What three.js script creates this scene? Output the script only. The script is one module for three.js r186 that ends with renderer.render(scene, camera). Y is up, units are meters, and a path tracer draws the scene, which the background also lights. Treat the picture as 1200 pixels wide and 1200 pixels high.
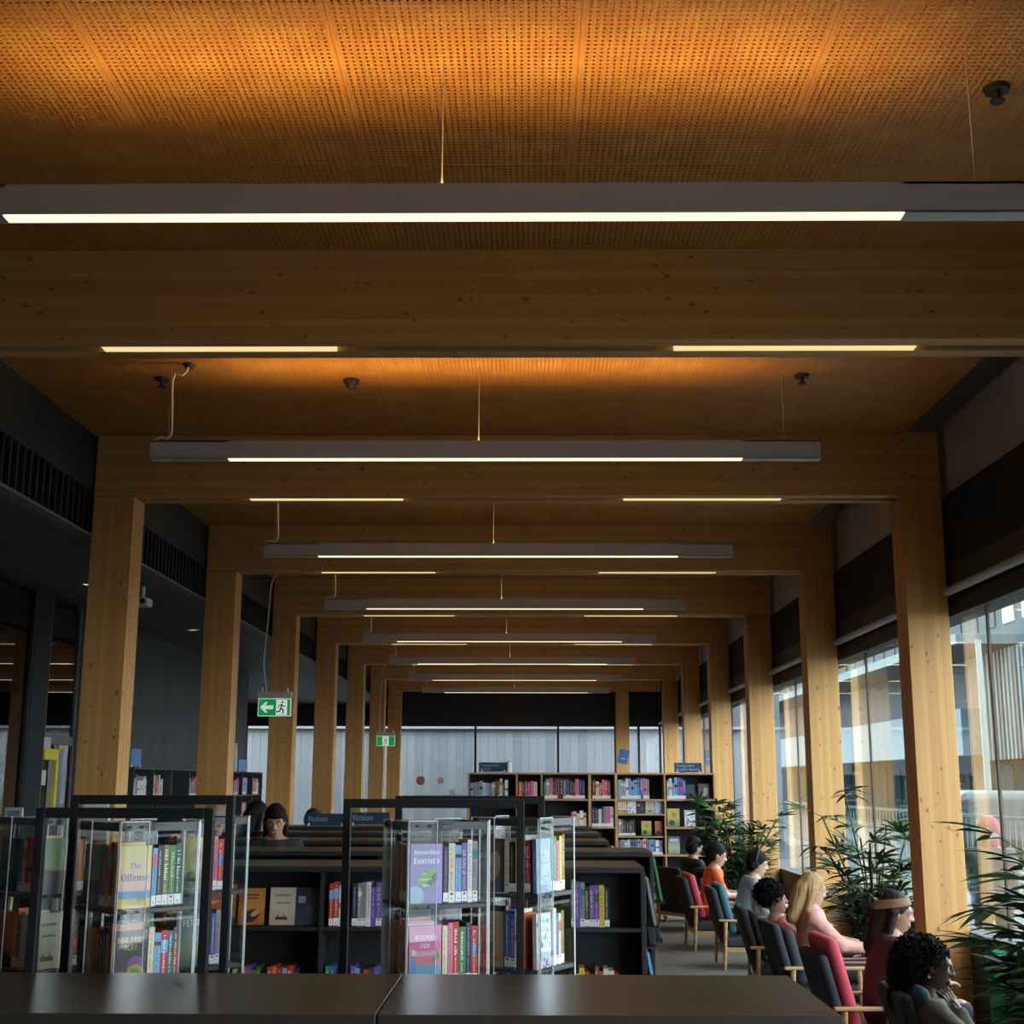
import * as THREE from 'three';
import { RoundedBoxGeometry } from 'three/addons/geometries/RoundedBoxGeometry.js';
import { mergeGeometries } from 'three/addons/utils/BufferGeometryUtils.js';
import { RectAreaLightUniformsLib } from 'three/addons/lights/RectAreaLightUniformsLib.js';
RectAreaLightUniformsLib.init();

// ---------------------------------------------------------------- camera, sky, exposure
const scene = new THREE.Scene();
const FOCAL = 1532.2, CAMX = 0.102, CAMH = 1.85;
const camera = new THREE.PerspectiveCamera(2 * Math.atan(600 / FOCAL) * 180 / Math.PI, 1, 0.05, 300);
camera.rotation.order = 'YXZ';
camera.position.set(CAMX, CAMH, 0);
camera.rotation.set(0.2048, 0.01267, 0.00243);
scene.add(camera);
scene.background = new THREE.Color(0.93, 0.975, 1.0);
scene.backgroundIntensity = 11.5;                 // bright overcast sky
const renderer = new THREE.WebGLRenderer({ antialias: true });
renderer.toneMapping = THREE.LinearToneMapping;
renderer.toneMappingExposure = 1.0;
renderer.shadowMap.enabled = true;
const LAMP_COLOR = new THREE.Color(1.0, 0.63, 0.23);
const UP_RADIANCE = 35, DOWN_RADIANCE = 4, SLOT_RADIANCE = 2;

// ---------------------------------------------------------------- helpers
let seed = 7;
function rnd() { seed = (seed * 1664525 + 1013904223) >>> 0; return seed / 4294967296; }
const rr = (a, b) => a + (b - a) * rnd();
const pick = (a) => a[Math.floor(rnd() * a.length)];
function rng(s) { let q = s >>> 0; return () => { q = (q * 1664525 + 1013904223) >>> 0; return q / 4294967296; }; }
const lin = (r, g, b) => new THREE.Color().setRGB(r, g, b);
function M(r, g, b, rough = 0.7, o = {}) { return new THREE.MeshStandardMaterial({ color: lin(r, g, b), roughness: rough, ...o }); }
function P(r, g, b, rough = 0.7, o = {}) { return new THREE.MeshPhysicalMaterial({ color: lin(r, g, b), roughness: rough, ...o }); }
const taken = {};
function numbered(n) { const k = taken[n] = (taken[n] ?? -1) + 1; return k ? n + '_' + String(k).padStart(3, '0') : n; }
function shade(o) { o.castShadow = true; o.receiveShadow = true; return o; }
function obj(name, geo, m, parent) { const o = shade(new THREE.Mesh(geo, m)); o.name = name; parent.add(o); return o; }
function thing(name, label, category, pos = [0, 0, 0], turn = 0, group) {
  const o = new THREE.Group(); o.name = numbered(name); scene.add(o); o.position.set(...pos); o.rotation.y = turn;
  o.userData = { label, category }; if (group) o.userData.group = group; return o;
}
function single(name, geo, m, label, category, pos = [0, 0, 0], turn = 0, group) {
  const o = shade(new THREE.Mesh(geo, m)); o.name = numbered(name); scene.add(o); o.position.set(...pos); o.rotation.y = turn;
  o.userData = { label, category }; if (group) o.userData.group = group; return o;
}
function struct(name, geo, m, label, category, parent) {
  const o = geo ? shade(new THREE.Mesh(geo, m)) : new THREE.Group();
  o.name = parent ? name : numbered(name); (parent ?? scene).add(o);
  if (!parent) { o.userData.kind = 'structure'; if (label) o.userData.label = label; if (category) o.userData.category = category; }
  return o;
}
function metric(g, grain = 'x', ou = 0, ov = 0) {              // uv in metres, u along the grain
  const p = g.attributes.position, n = g.attributes.normal, uv = new Float32Array(p.count * 2);
  const A = { x: 'getX', y: 'getY', z: 'getZ' }, ax = ['x', 'y', 'z'];
  for (let i = 0; i < p.count; i++) {
    const nn = [Math.abs(n.getX(i)), Math.abs(n.getY(i)), Math.abs(n.getZ(i))];
    const d = ax[nn.indexOf(Math.max(...nn))], rest = ax.filter((a) => a !== d);
    const u = rest.includes(grain) ? grain : rest[0], v = rest.find((a) => a !== u);
    uv[2 * i] = p[A[u]](i) + ou; uv[2 * i + 1] = p[A[v]](i) + ov;
  }
  g.setAttribute('uv', new THREE.BufferAttribute(uv, 2)); return g;
}
function box(w, h, d, x = 0, y = 0, z = 0) { const g = new THREE.BoxGeometry(w, h, d); g.translate(x, y, z); return g; }
function rbox(w, h, d, r = 0.004, x = 0, y = 0, z = 0, seg = 1) {
  const g = new RoundedBoxGeometry(w, h, d, seg, Math.min(r, w * .49, h * .49, d * .49)); g.translate(x, y, z); return g;
}
function span(x0, x1, y0, y1, z0, z1, r = 0) {
  const w = Math.abs(x1 - x0), h = Math.abs(y1 - y0), d = Math.abs(z1 - z0), c = [(x0 + x1) / 2, (y0 + y1) / 2, (z0 + z1) / 2];
  return r ? rbox(w, h, d, r, ...c) : box(w, h, d, ...c);
}
function cyl(r0, r1, h, x = 0, y = 0, z = 0, seg = 14) { const g = new THREE.CylinderGeometry(r1, r0, h, seg); g.translate(x, y, z); return g; }
function tube(pts, r, seg = 24, rad = 7, closed = false) {
  return new THREE.TubeGeometry(new THREE.CatmullRomCurve3(pts.map((p) => new THREE.Vector3(...p)), closed, 'catmullrom', 0.3), seg, r, rad, closed);
}
function rod(a, b, r0, r1 = r0, seg = 10) {
  const A = new THREE.Vector3(...a), B = new THREE.Vector3(...b), d = B.clone().sub(A), g = new THREE.CylinderGeometry(r1, r0, d.length(), seg);
  g.applyQuaternion(new THREE.Quaternion().setFromUnitVectors(new THREE.Vector3(0, 1, 0), d.normalize())); g.translate((A.x + B.x) / 2 || (a[0] + b[0]) / 2, (a[1] + b[1]) / 2, (a[2] + b[2]) / 2); return g;
}
function mg(list) { return mergeGeometries(list.map((g) => { const q = g.index ? g.toNonIndexed() : g; for (const k of Object.keys(q.attributes)) if (!['position', 'normal', 'uv'].includes(k)) q.deleteAttribute(k); return q; })); }
function dataTex(w, h, fn, srgb = true) {
  const d = new Uint8Array(w * h * 4);
  for (let y = 0; y < h; y++) for (let x = 0; x < w; x++) { const c = fn(x, y), i = 4 * (y * w + x); d[i] = c[0]; d[i + 1] = c[1]; d[i + 2] = c[2]; d[i + 3] = c[3] ?? 255; }
  const t = new THREE.DataTexture(d, w, h); t.wrapS = t.wrapT = THREE.RepeatWrapping; t.magFilter = THREE.LinearFilter; t.minFilter = THREE.LinearMipmapLinearFilter; t.generateMipmaps = true;
  if (srgb) t.colorSpace = THREE.SRGBColorSpace; t.needsUpdate = true; return t;
}
// periodic value noise
function vnoise(nx, ny, s) {
  const r = rng(s), a = new Float32Array(nx * ny); for (let i = 0; i < a.length; i++) a[i] = r();
  const sm = (t) => t * t * (3 - 2 * t);
  return (u, v) => { // u, v in 0..1
    const x = ((u % 1) + 1) % 1 * nx, y = ((v % 1) + 1) % 1 * ny, i = Math.floor(x), j = Math.floor(y), fx = sm(x - i), fy = sm(y - j);
    const g = (p, q) => a[(q % ny) * nx + (p % nx)];
    return (g(i, j) * (1 - fx) + g(i + 1, j) * fx) * (1 - fy) + (g(i, j + 1) * (1 - fx) + g(i + 1, j + 1) * fx) * fy;
  };
}
const toS = (c) => 255 * (c <= 0.0031308 ? 12.92 * c : 1.055 * Math.pow(c, 1 / 2.4) - 0.055);
// glued laminated timber: lamellae with their own tone, long grain, dark knots; mw x mh metres
function woodTex(w, h, mw, mh, base, s, lamella, knots, contrast = 1) {
  const r = rng(s), nl = Math.round(mh / lamella), tone = [], off = [];
  for (let i = 0; i < nl; i++) { tone.push(1 + (r() - .5) * .2 * contrast); off.push(r()); }
  const n1 = vnoise(6, 160, s + 1), n2 = vnoise(24, 400, s + 2), n3 = vnoise(3, 12, s + 3);
  const ks = []; for (let i = 0; i < knots; i++) { const l = Math.floor(r() * nl); ks.push([r() * mw, (l + .25 + .5 * r()) / nl * mh, .003 + .006 * r() ** 2 + (r() < .2 ? .004 : 0), r()]); }
  const cell = Math.max(1, Math.ceil(mw / .08)), bins = Array.from({ length: cell }, () => []);
  for (const k of ks) for (let d = -1; d <= 1; d++) bins[(Math.floor(k[0] / mw * cell) + d + cell) % cell].push(k);
  return dataTex(w, h, (x, y) => {
    const u = x / w, v = y / h, l = Math.min(nl - 1, Math.floor(v * nl)), uu = u + off[l];
    let t = tone[l] * (1 + contrast * (.16 * (n1(uu, v) - .5) + .12 * (n2(uu, v) - .5) + .1 * (n3(uu, v) - .5)));
    const f = v * nl - l; if (f < .03) t *= .86;
    let dark = 0;
    for (const k of bins[Math.min(cell - 1, Math.floor(u * cell))]) {
      let dx = u * mw - k[0]; if (dx > mw / 2) dx -= mw; if (dx < -mw / 2) dx += mw;
      const dy = v * mh - k[1], q = Math.hypot(dx / 1.5, dy) / k[2];
      if (q < 1) dark = Math.max(dark, .8 * (1 - q * q * .5)); else if (q < 2.4) dark = Math.max(dark, .22 * (2.4 - q) / 1.4);
    }
    return [toS(Math.min(1, base[0] * t) * (1 - dark * .88)), toS(Math.min(1, base[1] * t * t) * (1 - dark * .93)), toS(Math.min(1, base[2] * t * t) * (1 - dark * .93))];
  });
}
// a pixel of the 1200 frame, at a distance along the room taken from what the thing stands on
function at(px, py, d) {
  const ro = -0.00243, pi = 0.2048, ya = -0.01267, a = px - 600, b = py - 600;
  const u = (a * Math.cos(ro) + b * Math.sin(ro)) / FOCAL, v = -(-a * Math.sin(ro) + b * Math.cos(ro)) / FOCAL;
  const y = v * Math.cos(pi) + Math.sin(pi), z2 = -v * Math.sin(pi) + Math.cos(pi);
  const x = u * Math.cos(ya) + z2 * Math.sin(ya), z = -u * Math.sin(ya) + z2 * Math.cos(ya);
  return [CAMX + x * d / z, CAMH + y * d / z, -d];
}

// ---------------------------------------------------------------- shared materials
const glulamTex = woodTex(2048, 512, 3.6, 0.54, [0.55, 0.295, 0.092], 11, 0.045, 75, .7);
glulamTex.repeat.set(1 / 3.6, 1 / 0.54);
const glulam = new THREE.MeshStandardMaterial({ map: glulamTex, roughness: 0.55 });
const plyTex = woodTex(512, 256, 1.2, 0.4, [0.50, 0.30, 0.13], 31, 0.2, 0, .8); plyTex.repeat.set(1 / 1.2, 1 / 0.4);
const ply = new THREE.MeshStandardMaterial({ map: plyTex, roughness: 0.5 });
const oakTex = woodTex(256, 128, .8, 0.2, [0.52, 0.32, 0.14], 41, 0.1, 0, 1); oakTex.repeat.set(1 / .8, 1 / 0.2);
const oak = new THREE.MeshStandardMaterial({ map: oakTex, roughness: 0.45 });
const blackMetal = P(.012, .013, .016, .5, { specularIntensity: .55 });
const blackBoard = M(.012, .012, .014, .6);
const darkFrame = P(.02, .023, .028, .6, { specularIntensity: .5 });
const blindMat = M(.016, .020, .028, .9);
const steel = M(.5, .5, .5, .35, { metalness: .9 });
const glass = P(1, 1, 1, 0.0, { transmission: 1, thickness: 0, ior: 1.5, specularIntensity: 1 });
glass.color.setRGB(.84, .90, .92);
const acrylic = P(.985, .99, .99, 0.02, { transmission: 1, thickness: 0, ior: 1.45 });
const acrylicEdge = M(.66, .7, .7, .25);
const whitePaint = M(.7, .7, .68, .5);
const whitePlastic = M(.62, .62, .6, .45);
// ---------------------------------------------------------------- structure
const D1 = 6.67, STEP = 3.88, NP = 8, HB = 4.18, HC = 4.69, BT = 0.31, COLW = 0.336, HALF = 3.5;
const dP = (n) => D1 + (n - 1) * STEP;
const END = 34.2, LWX = -5.15, SOF = 3.87, GX = 3.56;

{ // floor: carpet
  const n1 = vnoise(256, 256, 3), n2 = vnoise(9, 9, 4);
  const ft = dataTex(512, 512, (x, y) => { const k = .82 + .3 * n1(x / 512, y / 512) + .12 * (n2(x / 512, y / 512) - .5); return [toS(.13 * k), toS(.115 * k), toS(.098 * k)]; });
  ft.repeat.set(1 / 2, 1 / 2);
  const m = new THREE.MeshStandardMaterial({ map: ft, roughness: .8 });
  struct('floor', metric(span(-9.2, GX + .1, -.15, 0, 4.5, -END - .2)), m, 'grey brown carpet floor of the reading room', 'floor');
}
// ceiling: black backing with perforated timber panels below it
{
  const S = 1024, hw = .965, rows = 33, hl = rows * .0282;
  const n1 = vnoise(220, 5, 9), n2 = vnoise(7, 9, 10), n3 = vnoise(400, 40, 12);
  const ct = dataTex(S, S, (x, y) => {
    const u = x / S, v = y / S, t = 1 + .22 * (n1(u, v) - .5) + .16 * (n2(u, v) - .5) + .1 * (n3(u, v) - .5);
    return [toS(.50 * t), toS(.225 * t * t), toS(.052 * t * t)];
  });
  const ca = dataTex(S, S, (x, y) => {
    const X = x / S * hw, Z = y / S * hl, c = (X - .032) / .02816, ci = Math.round(c), zi = Math.round(Z / .0282 - .5);
    let a = 255; if (ci >= 0 && ci <= 32) { const q = Math.hypot((c - ci) * 28.16, (Z / .0282 - .5 - zi) * 28.2); if (q < 6.3) a = 0; }
    return [a, a, a];
  }, false);
  for (const t of [ct, ca]) t.repeat.set(1 / hw, 1 / hl);
  const pm = new THREE.MeshStandardMaterial({ map: ct, alphaMap: ca, alphaTest: .5, roughness: .5 });
  const root = struct('ceiling', span(-HALF - .06, 3.2, HC + .035, HC + .16, 4.5, -END - .2), M(.01, .009, .008, .95), 'perforated orange timber panel ceiling between the beams', 'ceiling');
  const geos = {};
  const X0 = -3.556;
  for (let n = 0; n <= NP; n++) {
    const far = dP(n), lens = [[far - 1.0, far], [far - 2.31, far - 1.0], [far - STEP + BT, far - 2.31]];
    for (const [a, b] of lens) for (let i = 0; i < 7; i++) {
      const L = b - a - .0015, key = L.toFixed(3);
      const x0 = X0 + i * .965 + .0008, w = i === 6 ? 3.2 - x0 : .9634;
      const k2 = key + w.toFixed(2);
      if (!geos[k2]) { const g = span(0, w, 0, .012, 0, -L); metric(g, 'x'); geos[k2] = g; }
      const o = obj('ceiling_panel', geos[k2], pm, root); o.position.set(x0, HC, -a);
    }
  }
  // dark recess beside the outer wall, and roof over everything
  // open slot between the ceiling edge and the outer wall, lined like the wall and closed at the top
  const lining = M(.52, .47, .45, .8);
  struct('trim_1', mg([span(3.2, 3.70, 5.30, 5.36, 4.5, -END), span(3.62, 3.70, 4.80, 5.30, 4.5, -END), span(3.2, 3.62, 4.80, 5.30, 4.5, 4.42), span(3.2, 3.62, 4.80, 5.30, -END + .08, -END)]), lining, 'pale lining of the open slot between ceiling and outer wall', 'ceiling slot');
  struct('trim_2', span(3.185, 3.2, HC, 5.30, 4.5, -END), lining, 'edge strip of the timber ceiling along the open slot', 'ceiling edge');
  struct('roof', mg([span(-9.4, 3.2, 4.87, 5.1, 4.6, -END - .6), span(3.15, 4.2, 5.36, 5.5, 4.6, -END - .6)]), M(.2, .2, .2, .9), 'flat roof slab over the room', 'roof');
}
// portal frames of glued timber
const beamMat = glulam;
const slotOff = M(.012, .012, .014, .6);
const stripOn = new THREE.MeshStandardMaterial({ color: 0x000000, emissive: lin(1, .78, .36), emissiveIntensity: .95 });
function areaLight(w, h, radiance, pos, down) {
  const l = new THREE.RectAreaLight(LAMP_COLOR, radiance, w, h); l.position.set(...pos); l.rotation.x = down ? -Math.PI / 2 : Math.PI / 2; scene.add(l); return l;
}
const nth = ['', 'first', 'second', 'third', 'fourth', 'fifth', 'sixth', 'seventh', 'eighth'];
for (let n = 0; n <= NP; n++) {
  const d = dP(n), z0 = -d, z1 = -d - BT;
  const b = thing('timber_beam', n === 0 ? 'glued timber cross beam at the entrance end, over the photographer' : n === NP ? 'glued timber cross beam against the end wall glazing' : `${nth[n]} glued timber cross beam along the room, counted towards the end wall`, 'beam', [0, 0, 0], 0, 'timber portal frames');
  // two lamellae packs with a black lighting slot between them, closed above
  obj('front_lamination', metric(span(-HALF, HALF, HB, HC + .03, z0, z0 - .115, .004), 'x', n * 1.37, .02), beamMat, b);
  obj('rear_lamination', metric(span(-HALF, HALF, HB, HC + .03, z1 + .115, z1, .004), 'x', n * 2.11 + .7, .13), beamMat, b);
  obj('slot', span(-HALF + COLW, HALF - COLW, HB + .05, HC, z0 - .115, z1 + .115), slotOff, b);
  if (n >= 1 && n < NP) for (const [a, c] of [[-2.23, -.95], [.90, 2.21]]) {
    obj('light_strip', span(a, c, HB - .002, HB + .05, z0 - .12, z1 + .12), stripOn, b);
    areaLight(c - a, .055, SLOT_RADIANCE, [(a + c) / 2, HB - .006, (z0 + z1) / 2], true);
  }
  if (n < 1) continue;
  for (const s of [-1, 1]) {
    const xi = n === NP && s > 0 ? [2.35, 2.68] : [HALF - COLW, HALF];
    const side = s < 0 ? 'beside the dark wall' : n === NP ? 'set inwards in the end wall' : 'beside the glass wall';
    const c = thing('timber_column', n === NP ? `glued timber column at the end wall ${s < 0 ? 'under the beam end' : 'with a blue leaflet taped on it'}` : `${nth[n]} glued timber column ${side}, counted towards the end wall`, 'column', [s * (xi[0] + xi[1]) / 2, 0, -d - BT / 2], 0, 'timber portal frames');
    obj('post', metric(rbox(xi[1] - xi[0], HB - .005, BT, .005, 0, (HB - .005) / 2, 0), 'y', n * 1.7 + s * .9, n * .31 + s * .1), glulam, c);
  }
}
// wall on the glass side: pale panels, dark blinds, rail, frame, glass, plinth
{
  const Z0 = 4.5, Z1 = -END;
  const pale = M(.52, .47, .45, .8);
  const wr = struct('wall_right', null, null, 'pale panelled upper wall above the blinds on the window side', 'wall');
  for (let n = 0; n <= NP; n++) { const a = n === 0 ? -4.5 : dP(n - 1), b = Math.min(dP(n), END); if (b - a > .1) obj('wall_panel', span(GX, GX + .1, 4.182, 4.80, -a - .006, -b + .006, .003), pale, wr); }
  obj('backing', span(GX + .02, GX + .25, 3.2, 4.80, Z0, Z1), M(.03, .03, .03, .8), wr);
  const bl = M(.016, .026, .042, .9);
  for (let n = 0; n <= NP; n++) { const a = n === 0 ? -4.5 : dP(n - 1) + BT, b = Math.min(dP(n), END); if (b - a > .2) single('roller_blind', span(GX - .03, GX + .015, 3.60, 4.178, -a, -b, .004), bl, n === 0 ? 'dark roller blind cassette at the entrance end of the glass wall' : `dark roller blind cassette before the ${nth[n]} column beside the glass wall`, 'blind', [0, 0, 0], 0, 'blinds above the glass wall'); }
  const rail = struct('trim_3', span(GX - .045, GX + .02, 3.40, 3.598, Z0, Z1, .006), M(.03, .032, .036, .6), 'dark steel transom under the blinds of the glass wall', 'transom');
  const lip = struct('trim_4', null, null, 'pale blue grey rounded rail along the window head', 'rail');
  { const g = new THREE.CylinderGeometry(.035, .035, END + 4.5, 14); g.rotateX(Math.PI / 2); g.translate(GX - .07, 3.375, (Z0 + Z1) / 2); obj('rail', g, M(.34, .46, .58, .35), lip); }
  const head = struct('trim_5', span(GX - .02, GX + .1, 3.19, 3.345, Z0, Z1, .005), darkFrame, 'black head frame of the glass wall', 'window frame');
  struct('baseboard_right', span(GX - .06, GX + .12, 0, .74, Z0, Z1, .006), M(.018, .02, .024, .6), 'dark low upstand below the glass wall', 'sill');
  let prev = -4.5, k = 0;
  for (let d = 2.66; d < END + 1.8; d += 1.83) {
    const e = Math.min(d, END - .05); k++;
    const w = struct('window_' + k, null, null, 'tall frameless pane of the glass wall', 'window');
    obj('pane', span(GX + .04, GX + .05, .74, 3.2, -prev - .004, -e + .004), glass, w);
    obj('mullion', span(GX + .036, GX + .056, .74, 3.2, -e + .012, -e - .012), M(.008, .009, .01, .6), w);
    prev = e;
  }
}
// bulkhead on the dark side
{
  const X = -HALF - .02, Z0 = 4.5, Z1 = -END;
  const w = struct('wall_left', null, null, 'dark brown bulkhead with a slatted band above the side aisle', 'wall');
  const bm = M(.028, .022, .019, .75);
  for (let n = 0; n <= NP; n++) { const a = n === 0 ? -4.5 : dP(n - 1), b = Math.min(dP(n), END); if (b - a > .1) obj('wall_panel', span(X - .12, X, 4.22, 4.87, -a - .005, -b + .005, .003), bm, w); }
  obj('recess', span(X - .14, X - .06, SOF, 4.24, Z0, Z1), M(.008, .008, .008, .95), w);
  const sg = rbox(.05, .35, .035, .003), sm = M(.016, .013, .012, .7);
  for (let d = 3; d < END - .1; d += .13) { const o = obj('slat', sg, sm, w); o.position.set(X - .03, (SOF + 4.22) / 2, -d); }
  struct('trim_6', span(X - .14, X + .005, SOF - .025, SOF, Z0, Z1, .004), M(.16, .15, .14, .6), 'pale steel edge below the slatted band', 'trim');
  // soffit of long metal planks over the aisle
  const so = struct('ceiling_1', span(-9.3, X - .13, SOF + .03, SOF + .12, Z0, Z1), M(.01, .01, .01, .9), 'grey plank soffit over the side aisle', 'ceiling');
  const pm = M(.085, .088, .092, .55);
  for (let x = X - .14; x > -9.2; x -= .33) for (let a = -4.5; a < END; a += 6.5) { const b = Math.min(END, a + 6.5); if (b - a > .3) obj('plank', span(x - .318, x, SOF, SOF + .02, -a - .004, -b + .004, .003), pm, so); }
}
// side aisle: dark boarded wall, glazed partition with a door
{
  const w = struct('wall_side', span(LWX - .2, LWX - .02, 0, SOF, -15.45, -24.7), M(.02, .022, .026, .7), 'dark grey boarded wall behind the tall black bookcases', 'wall');
  const bg = rbox(.025, SOF - .02, .146, .003), m1 = M(.052, .056, .062, .6), m2 = M(.045, .049, .055, .62);
  for (let d = 15.55; d < 24.65; d += .15) { const o = obj('board', bg, rnd() < .5 ? m1 : m2, w); o.position.set(LWX - .0075, SOF / 2, -d); }
  // the dark room behind the glass
  struct('wall_room', span(-8.6, -8.5, 0, SOF, 4.5, -15.4), M(.02, .02, .022, .8), 'dark wall of the room behind the partition glass', 'wall');
  struct('wall_return', span(-8.6, LWX - .05, 0, SOF, -15.4, -15.5), M(.02, .02, .022, .8), 'dark end wall of the room behind the partition', 'wall');
  struct('wall_outer', span(-9.4, -9.2, 0, 4.9, 4.5, -END - .2), M(.05, .05, .055, .8), 'dark outer wall beyond the side aisle', 'wall');
  const gp = P(.35, .38, .4, 0, { transmission: 1, thickness: 0, ior: 1.5 });
  let prev = -4.4, k = 30;
  for (const d of [1.6, 4.6, 7.6, 10.6, 13.72]) { k++; const o = struct('window_' + k, null, null, 'dark glazed pane of the partition beside the aisle', 'window'); obj('pane', span(LWX - .006, LWX + .006, .06, 3.8, -prev - .03, -d + .03), gp, o); obj('mullion', span(LWX - .04, LWX + .04, 0, SOF, -d + .03, -d - .03, .004), darkFrame, o); prev = d; }
  struct('trim_7', span(LWX - .04, LWX + .04, 0, SOF, -13.72, -14.22, .005), P(.022, .026, .032, .7, { specularIntensity: .4 }), 'dark solid panel beside the glass door', 'panel');
  struct('trim_8', span(LWX - .04, LWX + .04, 0, SOF, -15.2, -15.34, .005), darkFrame, 'dark steel jamb of the glass door', 'jamb');
  const dr = struct('door_1', null, null, 'tall glass door with grey frame and yellow edge marking', 'door');
  obj('pane', span(LWX - .006, LWX + .006, .02, 2.26, -14.26, -15.16), gp, dr); obj('pane', span(LWX - .006, LWX + .006, 2.36, 3.8, -14.26, -15.16), gp, dr);
  obj('door_frame', mg([span(LWX - .03, LWX + .03, 2.26, 2.36, -14.22, -15.2), span(LWX - .03, LWX + .03, 0, SOF, -14.22, -14.26), span(LWX - .03, LWX + .03, 0, SOF, -15.16, -15.2)]), M(.1, .105, .11, .5), dr);
}
// end wall: dark header, tall glazing
{
  const w = struct('wall_end', span(-9.3, GX + .2, 3.30, 4.9, -END, -END - .2), M(.012, .014, .018, .7), 'black header wall over the end glazing', 'wall');
  struct('baseboard_end', span(-9.3, GX + .2, 0, .45, -END, -END - .15), M(.02, .02, .024, .7), 'dark low upstand below the end glazing', 'sill');
  const xs = [-9.2, -7.2, -5.2, -3.27, -1.26, .87, 2.35, 2.95, 3.5]; let k = 50;
  for (let i = 0; i + 1 < xs.length; i++) {
    k++; const o = struct('window_' + k, null, null, 'large pane of the end glazing', 'window');
    obj('pane', span(xs[i] + .02, xs[i + 1] - .02, .45, 3.3, -END - .06, -END - .07), glass, o);
    obj('mullion', span(xs[i + 1] - .028, xs[i + 1] + .028, .45, 3.3, -END + .0, -END - .12), M(.01, .011, .013, .6), o);
  }
  for (const [px, X, Y] of [[0, -2.66, 1.92], [1, -2.15, 1.92], [2, -1.86, 1.62]]) { const g = new THREE.CylinderGeometry(px ? .085 : .115, px ? .085 : .115, .004, 28); g.rotateX(Math.PI / 2); single('window_dot', g, px ? M(.45, .36, .3, .6) : M(.32, .13, .08, .6), ['large red brown round sticker on the end glazing', 'beige round sticker on the end glazing beside the red brown one', 'beige round sticker on the end glazing, lowest of the three'][px], 'sticker', [X, Y, -END - .052]); }
}
struct('wall_behind', span(-9.4, GX + .3, 0, 4.9, 4.5, 4.7), M(.12, .11, .1, .8), 'wall at the entrance end of the room', 'wall');

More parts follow.
